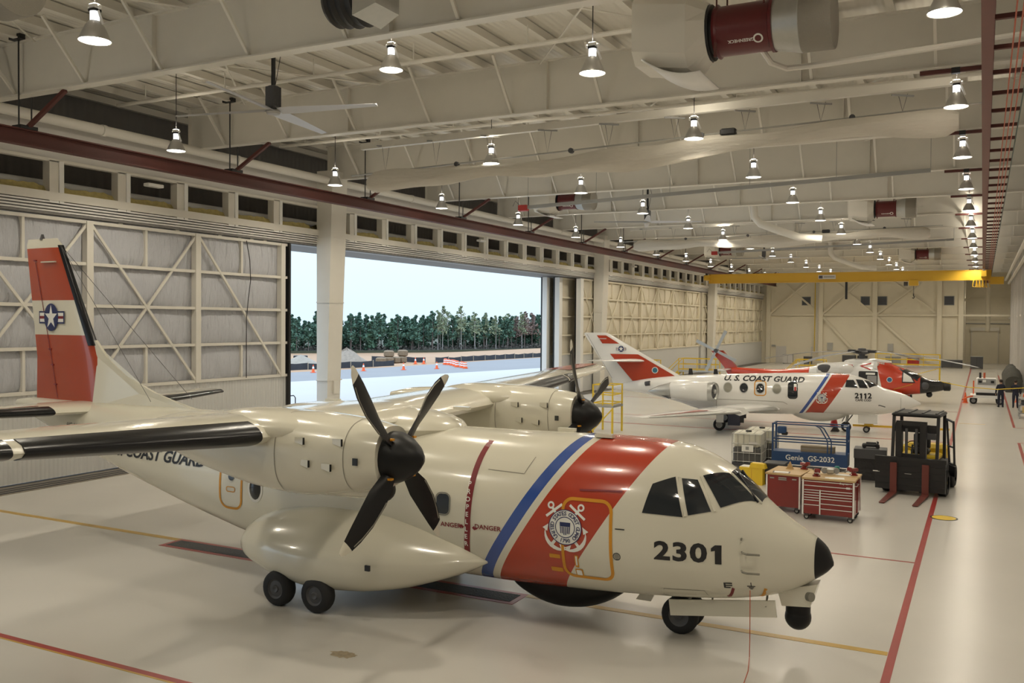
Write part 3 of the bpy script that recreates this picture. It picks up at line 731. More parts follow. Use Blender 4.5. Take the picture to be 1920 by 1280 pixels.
# ================================================================== near turboprop, number 2301
AX, AY = -2.1, 15.6
SK = Skin([(0,1.52),(.08,1.72),(.22,1.86),(.57,2.07),(1.01,2.37),(1.37,2.70),(1.74,2.97),(2.11,3.16),(2.49,3.28),(2.98,3.34),(4,3.35),(6,3.32),(10,3.32),(14,3.30),(18,3.32),(20,3.32),(20.7,3.25)],
          [(0,1.46),(.08,1.36),(.22,1.25),(.57,1.03),(1.01,.87),(1.6,.76),(2.65,.67),(4.3,.58),(5.8,.54),(10.3,.54),(11.5,.66),(12.5,.86),(14,1.22),(16,1.72),(18,2.28),(20,2.85),(20.7,3.05)],
          [(0,.03),(.08,.16),(.22,.27),(.57,.49),(1.01,.73),(1.37,.90),(1.74,1.05),(2.11,1.17),(2.49,1.26),(2.98,1.33),(4,1.40),(6,1.42),(11,1.42),(13,1.34),(15,1.12),(17,.82),(19,.48),(20.7,.12)], 2.25, 2.6)
pl = thing('turboprop_aircraft', 'white twin-propeller patrol plane numbered 2301 with red and blue nose slash', 'aircraft', (AX, AY, 0))
mslash = mat_bands('fuselage_paint_slash', -1.0, 0.66, [(6.29, 6.53, BLUE), (4.85, 6.14, RED)], WARM_LIT_WHITE)
ss = [.26, .3] + [.4+.18*i for i in range(15)] + [3.2+.4*i for i in range(44)] + [20.7]
SK.mesh([s for s in ss if s >= .24]+[], 'fuselage', mslash, pl, 56)
SK.mesh([0, .01, .03, .06, .1, .15, .2, .26], 'nose_radome', 'blade', pl, 40)
fus = pl
# cockpit glazing, (s, z, y) corners read off the photograph
for side in (1, -1):
    def Q(c4, nm): SK.quad([(s, z, y*side) for s, z, y in c4], nm, 'glass', pl, .010)
    Q([(2.84,2.27,-1.29),(2.19,2.24,-1.16),(2.38,2.85,-.95),(2.72,2.72,-1.10)], 'cockpit_window')
    Q([(2.11,2.27,-1.13),(1.77,2.34,-.98),(2.04,2.81,-.83),(2.28,2.83,-.93)], 'cockpit_window')
    Q([(1.64,2.40,-.89),(1.16,2.44,-.34),(1.65,2.86,-.30),(1.98,2.87,-.73)], 'windshield')
SK.quad([(1.11,2.43,-.27),(1.11,2.43,.27),(1.63,2.89,.24),(1.63,2.89,-.24)], 'windshield', 'glass', pl, .010)
for a, b in (((1.10,2.45,-.30),(1.62,2.90,-.27)), ((1.72,2.33,-.94),(2.0,2.88,-.78)), ((2.15,2.25,-1.145),(2.32,2.85,-.94))):
    p0, p1 = SK.proj(a[0], a[2], a[1], .015), SK.proj(b[0], b[2], b[1], .015); G().bar(p0, p1, .045, .02).o('window_pillar', 'cream', pl)
p0, p1 = SK.proj(1.15, -.36, 2.42, .03), SK.proj(1.55, -.1, 2.83, .03)
for k in range(2): G().bar((p0[0], p0[1]+.3*k, p0[2]), (p1[0], p1[1]+.3*k, p1[2]), .025, .03).o('wiper', 'black', pl)
# crew door outline, seal, lettering
cp = [(-3.79+q[0], 1.72+q[1]) for q in rrect(.86, 1.36, .17, 6)]
SK.strip(cp, .055, 'door_outline', 'acyellow', pl, .007, True)
SK.strip([(-3.95, 2.55), (-3.6, 2.57), (-3.2, 2.58)], .03, 'rain_gutter', 'acmaroon', pl, .012)
emblem(SK, pl, -4.17, 1.905, .29)
SK.decal(digits('2301', .42, .034, 1.24, .285), 'number_lettering', 'printblack', pl, -2.08, 1.66)
SK.decal(text_mesh('DANGER', .115, .02, sx=1.15), 'danger_lettering', 'acmaroon', pl, -6.48, 1.70)
SK.decal(text_mesh('DANGER', .115, .02, sx=1.15), 'danger_lettering', 'acmaroon', pl, -5.67, 1.73)
for u, d in ((-6.21, 1), (-5.93, -1)): SK.decal(polyp([(-.05*d,-.015),(.01*d,-.015),(.01*d,-.04),(.06*d,0),(.01*d,.04),(.01*d,.015),(-.05*d,.015)][::d]), 'warning_arrow', 'acmaroon', pl, u, 1.70)
SK.strip([(-6.14+.02*i if i < 4 else -6.08+.012*(i-4), 1.1+.19*i) for i in range(12)], .115, 'propeller_warning_band', 'acmaroon', pl, .006)
for i, ch in enumerate('PROPELLER'): SK.decal(text_mesh(ch, .12, .02), 'band_lettering', 'printwhite', pl, -6.085-.008*max(0, i-3), 2.47-.135*i, .010)
SK.decal(fanp(rrect(.27, .36, .09)), 'cabin_window', 'glass', pl, -6.61, 2.07, .008)
SK.decal(ringp(.0, .0, 4), 'rivet', 'seam', pl, -6.6, 2.0)
SK.strip([(-6.61+q[0], 2.07+q[1]) for q in rrect(.31, .40, .11)], .02, 'window_trim', 'bladeedge', pl, .008, True)
for k, side in ((0, -1),):
    SK.strip([(-11.8+q[0], 1.93+q[1]) for q in rrect(.62, .95, .2, 5, .05)], .05, 'door_outline', 'acyellow', pl, .007, True)
SK.decal(fanp(disc2(.085)), 'door_port', 'glass', pl, -11.78, 2.13, .010)
SK.strip([(-11.8+q[0], 1.86+q[1]) for q in rrect(.24, .1, .045)], .018, 'handle_outline', 'acyellow', pl, .008, True)
SK.decal(fanp(disc2(.2, 24, .29)), 'bubble_window_trim', 'printwhite', pl, -11.11, 1.94, .006)
g = G(); g.ball((-11.11, -1.38, 1.94), .25, 16, 10, (.68, .45, 1.0)); g.o('bubble_window', 'glass', pl, True)
SK.decal(text_mesh('U.S. COAST GUARD', .36, .03, .3, sx=1.1), 'name_lettering', 'printblack', pl, -14.35, 2.36)
SK.decal(text_mesh('HC-144A', .17, .015, .3), 'type_lettering', 'printblack', pl, -17.6, 2.78)
for u, v in ((-1.30, 1.93), (-1.29, 1.72), (-1.29, 1.41)):
    p = SK.on(u, v, .02); G().tube([p, (p[0]+.02, p[1]-.06, p[2]), (p[0]+.10, p[1]-.07, p[2]-.01), (p[0]+.27, p[1]+.05, p[2]-.03)] if v < 1.9 else [p, (p[0]+.01, p[1]-.07, p[2])], .018, 6).o('pitot_probe', 'bladeedge', pl)
SK.decal(fanp(disc2(.045)), 'vent_port', 'bladeedge', pl, -3.26, 1.5); SK.strip([(-3.26+a, 1.5+b) for a, b in disc2(.06, 16)], .012, 'vent_trim', 'printblack', pl, .008, True)
SK.strip([(-3.28, 1.97), (-3.12, 1.97)], .02, 'door_handle', 'printblack', pl, .015)
for (u, v), m_ in (((-1.57, 1.02), 'acmaroon'), ((-1.09, 1.03), 'acyellow')): SK.strip([(u+.13*q, v-.13+.2*q*q) for q in (0, .33, .66, 1)], .045, 'tow_limit_mark', m_, pl)
SK.decal(merge(polyp([(-.06,-.05),(-.03,-.05),(-.03,.05),(-.06,.05)]), polyp([(-.03,.03),(.07,.03),(.07,.05),(-.03,.05)]), polyp([(-.03,-.01),(.07,-.01),(.07,.01),(-.03,.01)]), polyp([(-.03,-.05),(.04,-.05),(.04,-.03),(-.03,-.03)])), 'jack_mark', 'printblack', pl, -1.52, 1.14)
SK.decal(merge(polyp([(-.006,0),(.006,0),(.006,.07),(-.006,.07)]), polyp([(-.06,-.01),(.06,-.01),(.06,.006),(-.06,.006)]), polyp([(-.04,-.035),(.04,-.035),(.04,-.02),(-.04,-.02)]), polyp([(-.02,-.06),(.02,-.06),(.02,-.045),(-.02,-.045)])), 'ground_mark', 'printblack', pl, -1.17, 1.14)
for (u, v, w_, h_), m_ in (((-4.38,1.38,.2,.07),'acyellow'), ((-4.37,1.13,.22,.08),'acyellow'), ((-3.98,1.33,.07,.22),'acyellow'), ((-3.96,1.12,.14,.14),'acyellow')): SK.decal(fanp(rrect(w_, h_, .01, 1)), 'placard', m_, pl, u, v, .006)
SK.decal(fanp(rrect(.1, .1, .01, 1)), 'placard_print', 'printwhite', pl, -3.96, 1.12, .012); SK.decal(fanp(rrect(.03, .17, .01, 1)), 'placard_print', 'printwhite', pl, -3.98, 1.34, .012)
# panel seams
SK.strip([(-5.05, 2.72), (-5.78, 2.74)], .012, 'panel_seam', 'seam', pl, .004); SK.strip([(-5.05, 2.72), (-4.93, 3.0)], .012, 'panel_seam', 'seam', pl, .004)
SK.strip([(-2.55, .98), (-1.9, 1.0), (-1.85, .84)], .01, 'panel_seam', 'seam', pl, .004); SK.strip([(-2.6, .84), (-2.55, .98)], .01, 'panel_seam', 'seam', pl, .004)
# belly radome, antennas, camera turret
rr = []
for i in range(17):
    t_ = i/16; s = 3.45+2.5*t_; a = max(.02, math.sin(math.pi*t_)**.62); zt = .72; rr.append([(-s, .66*a**.6*math.cos(q), zt+(-.60*a if math.sin(q) < 0 else -.02)*abs(math.sin(q))**.8) for q in [2*math.pi*k/24 for k in range(24)]])
G().loft(rr).o('belly_radome', 'blade', pl, True)
G().prism([(-3.22,-.02,.66), (-2.98,-.02,.66), (-3.1,-.02,.42), (-3.38,-.02,.42)], (0,.04,0)).o('blade_antenna', 'cream', pl)
tu = G(); tu.loft([[(-.22,-.17,1.16),(-.22,.17,1.16),(-.85,.22,1.0),(-.85,-.22,1.0)], [(-.33,-.2,.78),(-.33,.2,.78),(-.78,.2,.74),(-.78,-.2,.74)]]); tb = tu.o('turret_mount', 'cream', pl)
G().cyl((-.55,0,.60), (-.55,0,.77), .2, n=24).o('turret_collar', 'blade', tb, True)
G().ball((-.55,0,.54), .215, 22, 14).o('sensor_ball', 'blade', tb, True)
G().cyl((-.36,-.19,.95), (-.3,-.235,.96), .075, n=16).o('turret_light', 'bladeedge', tb, True)
# nose gear and its long open door
gd = G().bar((-2.62,-.42,.50), (-.84,-.36,.72), .04, .27).o('nose_gear_door', 'cream', pl)
for x_ in (-2.3, -1.9, -1.0): G().cyl((x_,-.38,.6+.1*(x_+2.3)), (x_,-.25,.92), .018, n=5).o('door_link', 'bladeedge', gd)
G().cyl((-2.5,0,.3), (-2.35,0,.9), .07, n=10).o('nose_strut', 'bladeedge', pl, True); G().cyl((-2.5,-.22,.325), (-2.5,.22,.325), .05, n=8).o('nose_axle', 'bladeedge', pl)
for yy in (-.2, .2): wheel(pl, (-2.5, yy, .325), .325, .21, 'dgrey', 'nose_wheel')
# sponsons with tandem main wheels
for sg in (-1, 1):
    secs = [(5.75,1.08,.03,1.22,.05),(6.1,1.06,.20,1.18,.34),(6.6,1.03,.36,1.18,.64),(7.3,1.01,.55,1.20,.96),(8.1,1.0,.67,1.24,1.16),(9.0,.98,.70,1.26,1.22),(9.8,1.0,.64,1.26,1.16),(10.5,1.02,.50,1.26,.98),(11.0,1.02,.32,1.26,.70),(11.3,1.0,.06,1.26,.15)]
    T1 = [(a, b) for a, b, *_ in secs]; rings = []
    for i in range(33):
        s = 5.75+5.55*i/32
        zc, rz, yc, ry = [herm([(q[0], q[j]) for q in secs], s) for j in (1, 2, 3, 4)]
        rings.append([(-s, sg*(yc+ry*math.copysign(abs(math.cos(a))**(1 if math.sin(a) > 0 else .7), math.cos(a))), zc+rz*(1.12 if math.sin(a) > 0 else 1)*math.copysign(abs(math.sin(a))**(1.45 if math.sin(a) > 0 else .62), math.sin(a))) for a in [2*math.pi*k/36 for k in range(36)]])
    sp_ = G().loft(rings).o('gear_sponson', 'cream', pl, True)
    for s in (8.75, 9.68): wheel(pl, (-s, sg*2.3, .33), .335, .26, 'dgrey', 'main_wheel')
    if sg < 0:
        for k, (u, v, m_) in enumerate(((-7.55, 1.0, 'printblack'), (-9.35, .72, 'printblack'))):
            G().box(u-.05, u+.05, -2.44 if k == 0 else -2.32, -2.40 if k == 0 else -2.28, v-.05, v+.05).o('jack_mark', m_, sp_)
        
# wing
def wsec(sg): return [(0, 8.0, 3.0, 3.42, .17), (sg*3.72, 8.0, 3.0, 3.50, .17), (sg*4.6, 8.05, 2.85, 3.53, .165), (sg*12.1, 8.75, 1.35, 3.92, .14), (sg*12.5, 8.95, .95, 3.94, .10), (sg*12.62, 9.2, .4, 3.94, .05)]
for sg in (-1, 1):
    wg = wing(wsec(sg), 'wing', 'cream', pl)
    def at(y):
        S_ = wsec(1)
        for a, b in zip(S_[:-1], S_[1:]):
            if a[0] <= y <= b[0]:
                t_ = (y-a[0])/(b[0]-a[0]); return [a[k]+(b[k]-a[k])*t_ for k in range(5)]
    for y0, y1 in ((4.55, 8.35), (8.5, 12.45)):
        s0, s1 = at(y0), at(y1); wing([(sg*s0[0], s0[1]-.012, s0[2], s0[3], s0[4]), (sg*s1[0], s1[1]-.012, s1[2], s1[3], s1[4])], 'deicing_boot', 'boot', wg, 1.06, .11)
    # orange tip panel on the upper skin
    a, b = at(9.5), at(12.1)
    def top(sec, q): return max(h for q_, h in foil(sec[2], sec[4], 9) if True)*1.0
    g = G()
    for sec in (a, b):
        for fr in (.2, .45, .7): g.v.append((-(sec[1]+fr*sec[2]), sg*sec[0], sec[3]+max(h for q_, h in foil(sec[2], sec[4], 9) if abs(q_-fr*sec[2]) < .22*sec[2])+.012))
    g.f = [(0, 1, 4, 3), (1, 2, 5, 4)]; g.o('tip_panel', 'acred', wg)
    for y in (5.6, 7.5, 9.6): 
        q = at(y); G().loft([[(-(q[1]+q[2]*.55), sg*y-.05, q[3]-.12), (-(q[1]+q[2]*.55), sg*y+.05, q[3]-.12), (-(q[1]+q[2]*.55), sg*y, q[3]-.2)], [(-(q[1]+q[2]*1.12), sg*y-.03, q[3]-.02), (-(q[1]+q[2]*1.12), sg*y+.03, q[3]-.02), (-(q[1]+q[2]*1.12), sg*y, q[3]-.16)]]).o('flap_fairing', 'cream', wg)
    # nacelle
    ns = [(6.12,3.27,.48,.48,.48),(6.5,3.26,.60,.56,.56),(7.1,3.26,.64,.62,.66),(7.8,3.25,.66,.66,.72),(8.6,3.26,.64,.62,.68),(9.6,3.3,.55,.5,.55),(10.6,3.4,.36,.34,.42),(11.3,3.48,.1,.12,.14)]
    rings = []
    for i in range(31):
        s = 6.12+5.18*i/30; zc, w_, tz, bz = [herm([(q[0], q[j]) for q in ns], s) for j in (1, 2, 3, 4)]
        rings.append([(-s, sg*3.72+w_*math.copysign(abs(math.cos(a))**.85, math.cos(a)), zc+(tz if math.sin(a) > 0 else bz)*math.copysign(abs(math.sin(a))**.85, math.sin(a))) for a in [2*math.pi*k/32 for k in range(32)]])
    nc = G().loft(rings).o('engine_nacelle', 'cream', pl, True, ang=1.0)
    # wing root to nacelle fairing on the upper side
    G().ball((-8.5, sg*3.72, 3.62), 1.0, 24, 12, (1.4, .74, .31)).o('nacelle_hump', 'cream', nc, True)
    sc_ = G().ball((-6.28, sg*3.72, 2.72), .3, 18, 10, (.55, .75, .62)).o('oil_cooler_scoop', 'blade', nc, True)
    G().loft([[(-6.3, sg*3.72+.2*math.cos(a), 2.76+.2*math.sin(a)) for a in [2*math.pi*k/14 for k in range(14)]], [(-7.7, sg*3.72+.34*math.cos(a), 2.78+.24*math.sin(a)) for a in [2*math.pi*k/14 for k in range(14)]], [(-8.7, sg*3.72+.1*math.cos(a), 2.85+.08*math.sin(a)) for a in [2*math.pi*k/14 for k in range(14)]]]).o('scoop_fairing', 'cream', nc, True)
    for s, z in ((6.62, 3.52), (6.82, 3.12), (7.35, 3.5), (7.25, 3.15)):
        yy = sg*3.72-.655 if s > 6.7 else sg*3.72-.635
        G().loft([[(-s, yy, z-.06), (-s, yy, z+.06), (-s, yy-.035, z+.06), (-s, yy-.035, z-.06)], [(-s-.2, yy+.02, z-.03), (-s-.2, yy+.02, z+.05), (-s-.2, yy+.015, z+.05), (-s-.2, yy+.015, z-.03)]]).o('cooling_vent', 'cream', nc)
        G().box(-s-.005, -s+.012, yy-.033, yy, z-.055, z+.055).o('vent_mouth', 'blade', nc)
    G().box(-6.45, -6.36, sg*3.72-.605, sg*3.72-.585, 3.18, 3.29).o('ice_light', 'glass', nc)
    g = G(); n_ = 40
    for s, c_ in ((6.62, 1.012), (7.95, 1.01)):
        zc, w_, tz, bz = [herm([(q[0], q[j]) for q in ns], s) for j in (1, 2, 3, 4)]
        rg = [[(-s+d_, sg*3.72+c_*w_*math.copysign(abs(math.cos(a))**.85, math.cos(a)), zc+c_*(tz if math.sin(a) > 0 else bz)*math.copysign(abs(math.sin(a))**.85, math.sin(a))) for a in [2*math.pi*k/n_ for k in range(n_)]] for d_ in (-.006, .006)]
        G().loft(rg, False, False).o('cowl_seam', 'seam', nc)
    # exhaust
    G().lathe((-8.9, sg*3.72-.5*sg, 2.95), (-1, 0, -.15), [(0,.02),(.0,.17),(.45,.15),(.45,.12),(.1,.1)], 16).o('exhaust_stub', 'dgrey', nc, True)
    # spinner and four blades
    pr = G().lathe((-6.14, sg*3.72, 3.26), (1,0,0), [(0,.0),(0,.41),(.14,.405),(.30,.34),(.46,.22),(.56,.1),(.60,0)], 28).o('spinner', 'blade', pl, True)
    for k in range(4):
        a = R((43 if sg < 0 else 27)+90*k); rd = Vector((0, math.cos(a), math.sin(a))); tn = Vector((0, -math.sin(a), math.cos(a))); axs = Vector((1,0,0)); c0 = Vector((-6.0, sg*3.72, 3.26))
        def bsec(r, ch, tw, th, sw):
            cdir = tn*math.cos(tw)+axs*math.sin(tw); nd = cdir.cross(rd)
            p = c0+rd*r*1.04+tn*sw; ch = ch*1.12; return [p+cdir*(ch*q)+nd*(th*h) for q, h in ((-.5,0),(-.25,.5),(.1,.6),(.5,.0),(.1,-.45),(-.25,-.4))]
        sx_ = [(.22,.13,R(55),.11,0),(.42,.21,R(42),.09,.01),(.75,.32,R(26),.06,.02),(1.15,.33,R(14),.04,.015),(1.45,.28,R(8),.03,-.02)]
        tp_ = [(1.45,.28,R(8),.03,-.02),(1.64,.21,R(6),.022,-.055)]; t2_ = [(1.64,.21,R(6),.022,-.055),(1.76,.14,R(4),.015,-.09),(1.83,.05,R(3),.01,-.12)]
        bl = G().loft([bsec(*q) for q in sx_+tp_[1:]]).o('propeller_blade', 'blade', pr, True)
        G().loft([bsec(*q) for q in t2_]).o('blade_tip', 'cream', pr, True)
        lead = [c0+rd*r+tn*sw+(tn*math.cos(tw)+axs*math.sin(tw))*(ch*.5) for r, ch, tw, th, sw in sx_[2:]+tp_[1:]]
        G().tube(lead, .014, 5).o('blade_leading_strip', 'bladeedge', pr)
        m_ = c0+rd*.43+axs*.06; G().cbox(m_, (.07,.07,.03)).o('blade_root_mark', 'acyellow', pr)
# wing centre fairing over the cabin
G().ball((-9.5, 0, 3.28), 1.0, 28, 12, (2.5, 1.25, .42)).o('wing_fairing', 'cream', pl, True)
# fin, rudder line, dorsal fairing
ORN = (0.38, 0.055, 0.018)
mfin = mat_bands('fin_paint', 0.0, 1.0, [(5.86, 7.22, ORN), (2.0, 4.97, ORN)], WARM_LIT_WHITE)
fin = wing([(3.1, 17.15, 2.85, 0, .13), (4.4, 17.55, 2.42, 0, .125), (7.3, 18.98, 1.40, 0, .11), (7.46, 19.15, 1.18, 0, .07)], 'tail_fin', mfin, pl, span='z')
wing([(4.72, 17.66-.012, 2.3, 0, .125), (7.28, 18.95-.012, 1.41, 0, .112)], 'deicing_boot', 'boot', fin, 1.10, .10, span='z')
df = [(14.1, 3.22), (15.6, 3.62), (16.6, 4.0), (17.25, 4.42), (17.68, 4.85), (17.75, 4.85), (17.22, 3.1), (14.1, 3.1)]
G().loft([[(-s, -.035, z) for s, z in df], [(-s, .035, z) for s, z in df]]).o('dorsal_fin', 'cream', pl)
G().loft([[(-14.0,-.02,3.2),(-14.0,.02,3.2),(-14.0,0,3.25)], [(-15.8,-.13,3.2),(-15.8,.13,3.2),(-15.8,0,3.65)], [(-17.6,-.2,3.2),(-17.6,.2,3.2),(-17.6,0,4.7)]]).o('dorsal_fillet', 'cream', pl)
hx = lambda z: -(19.0+(z-3.3)*.27)
def finy(x, z):
    T = [(3.1,17.15,2.85,.13),(4.4,17.55,2.42,.125),(7.3,18.98,1.40,.11)]
    le = herm([(a, b) for a, b, *_ in T], z); ch = herm([(a[0], a[2]) for a in T], z); q = min(1, max(0.002, (-x-le)/ch)); th = .12
    return (5*th*(.2969*math.sqrt(q)-.126*q-.3516*q*q+.2843*q**3-.1036*q**4))*ch*.88
fmap = lambda x, z, off: (x, -finy(x, z)-off-.012, z)
roundel(SK, fin, -19.28, 5.42, .32, fmap, .86, .004)
G().tube([fmap(hx(3.35+.35*k), 3.35+.35*k, .0) for k in range(11)], .009, 4).o('rudder_hinge', 'acmaroon', fin)
for z in (3.7, 4.2, 4.6, 6.9): G().cbox(fmap(hx(z), z, .0), (.1, .03, .03)).o('hinge_bracket', 'acmaroon', fin)
g = G(); p = fmap(-19.35, 6.85, 0); g.bar((p[0]-.3, p[1]-.01, p[2]), (p[0]+.25, p[1]-.01, p[2]), .05, .03); g.o('balance_tab', 'cream', fin)
G().cyl((-19.75,0,7.44), (-19.75,0,7.58), .07, .03, n=10).o('beacon', 'dgrey', fin)
for e_, f_ in (((-18.98,-.02,7.25), (-15.3,-.4,3.45)), ((-18.95,.02,7.2), (-14.6,.2,3.5))): G().cyl(e_, f_, .008, n=4).o('antenna_wire', 'dgrey', fin)
# tailplane
for sg in (-1, 1):
    st = wing([(0, 17.1, 2.5, 3.12, .12), (sg*.9, 17.3, 2.3, 3.14, .12), (sg*4.9, 18.3, 1.25, 3.22, .11), (sg*5.1, 18.45, .9, 3.22, .08)], 'tailplane', 'cream', pl)
    wing([(sg*1.35, 17.41-.012, 2.18, 3.15, .12), (sg*4.95, 18.31-.012, 1.22, 3.22, .11)], 'deicing_boot', 'boot', st, 1.08, .12)
    g = G(); 
    for y, s, c_ in ((1.5, 17.45, 2.1), (4.7, 18.25, 1.3)):
        for fr in (.16, .4, .75): g.v.append((-(s+fr*c_), sg*y, 3.16+.065*c_*(1.0 if fr < .5 else .55)+.02*(y/5)+.012))
    g.f = [(0,1,4,3),(1,2,5,4)]; g.o('stripe_panel', 'acred', st)
for s, y in ((7.1, .1), (3.9, -.3), (4.9, .3), (10.4, .2)): G().cbox((-s, y, herm(SK.FT, s)+(.02 if s < 7 else .35)), (.34, .12, .06)).o('top_antenna', 'cream', pl)
gw = G().tube([(AX-1.18, AY-.75, 1.08), (AX-1.17, AY-.78, .75), (AX-1.165, AY-.79, .3), (AX-1.16, AY-.82, .02), (AX-1.05, AY-1.4, .01), (AX-.97, AY-2.2, .01), (AX-1.05, AY-3.2, .01)], .007, 5).o('grounding_wire', 'cable')
tag(gw, 'thin red grounding wire hanging from the nose of plane 2301 to the floor', 'wire')
# ================================================================== white jet, number 2112
jet = thing('twin_jet_aircraft', 'white twin-engine jet numbered 2112 with swept red-banded tail, parked mid-hangar', 'aircraft', (-2.67, 49.3, 0), R(10.2))
JK = Skin([(0,1.55),(.33,1.76),(.71,1.94),(1.21,2.11),(1.71,2.24),(2.02,2.40),(2.22,2.52),(2.73,2.73),(3.24,2.87),(4.27,2.93),(8.5,2.80),(10.1,2.72),(11.8,2.62),(13.5,2.42),(15.6,1.96)],
          [(0,1.45),(1.0,1.08),(2.24,.88),(4.5,.82),(7,.76),(10,.74),(11,.95),(11.7,1.18),(13.9,1.64),(15.6,1.82)],
          [(0,.05),(.5,.28),(1.2,.52),(2.2,.78),(3.2,.95),(4.3,1.02),(9,1.02),(11,.92),(13,.62),(15.6,.07)], 2.1, 2.2)
mj = mat_bands('jet_paint_slash', -1.0, 0.65, [(6.14, 6.31, BLUE), (5.18, 6.03, RED)], WHT)
JK.mesh([0,.06,.15,.3]+[.45+.25*i for i in range(60)]+[15.6], 'fuselage', mj, jet, 40)
G().ball((-15.62,0,1.89), .09, 12, 8, (1.6,1,1)).o('tail_cone_tip', 'acwhite', jet, True)
for k, s in enumerate((9.24, 8.44, 7.63, 6.82)):
    wn = JK.decal(fanp(disc2(.2, 20, .235)), 'cabin_window', 'bladeedge' if k in (0, 3) else 'glass', jet, -s, 2.12, .014)
    JK.strip([(-s+a, 2.12+b) for a, b in disc2(.215, 20, .25)], .04, 'window_trim', 'galv', jet, .01, True)
JK.strip([(-7.63+a, 2.12+b) for a, b in rrect(.55, .72, .14)], .05, 'exit_outline', 'acyellow', jet, .012, True)
JK.decal(fanp(rrect(.48, .84, .15)), 'entry_door_window', 'glass', jet, -6.05, 2.05, .014)
JK.decal(fanp(rrect(.14, .34, .03)), 'door_poster', 'printwhite', jet, -5.93, 2.22, .022); JK.decal(fanp(rrect(.1, .2, .02)), 'door_poster', 'redbox', jet, -5.93, 2.14, .027)
JK.decal(text_mesh('U. S. COAST GUARD', .36, .034, .28, sx=1.2), 'name_lettering', 'printblack', jet, -7.5, 2.58, .012)
JK.decal(digits('2112', .36, .03, 1.1, .2), 'number_lettering', 'printblack', jet, -2.72, 1.87, .012)
JK.decal(text_mesh('CAPE COD', .15, .02, sx=1.0), 'station_lettering', 'printblack', jet, -2.72, 1.655, .012)
emblem(JK, jet, -4.66, 1.72, .2, off=.010)
for c4 in ([(3.57,2.26,-.85),(2.98,2.23,-.78),(3.17,2.55,-.55),(3.50,2.56,-.62)], [(2.90,2.23,-.76),(2.50,2.21,-.66),(2.73,2.60,-.40),(3.06,2.58,-.50)], [(2.42,2.22,-.62),(2.02,2.26,-.25),(2.34,2.53,-.2),(2.66,2.62,-.36)], [(2.0,2.28,-.2),(2.0,2.28,.2),(2.32,2.55,.16),(2.32,2.55,-.16)]):
    for sg in (1, -1): JK.quad([(s, z, y*sg) for s, z, y in c4], 'cockpit_window', 'glass', jet, .012, 4)
JK.strip([(-.95, 1.1+.1*k) for k in range(8)], .015, 'nose_seam', 'seam', jet, .005)
G().tube([(-2.0,-.82,1.42), (-1.95,-.9,1.44), (-1.7,-.85,1.36)], .025, 5).o('pitot_probe', 'dgrey', jet)
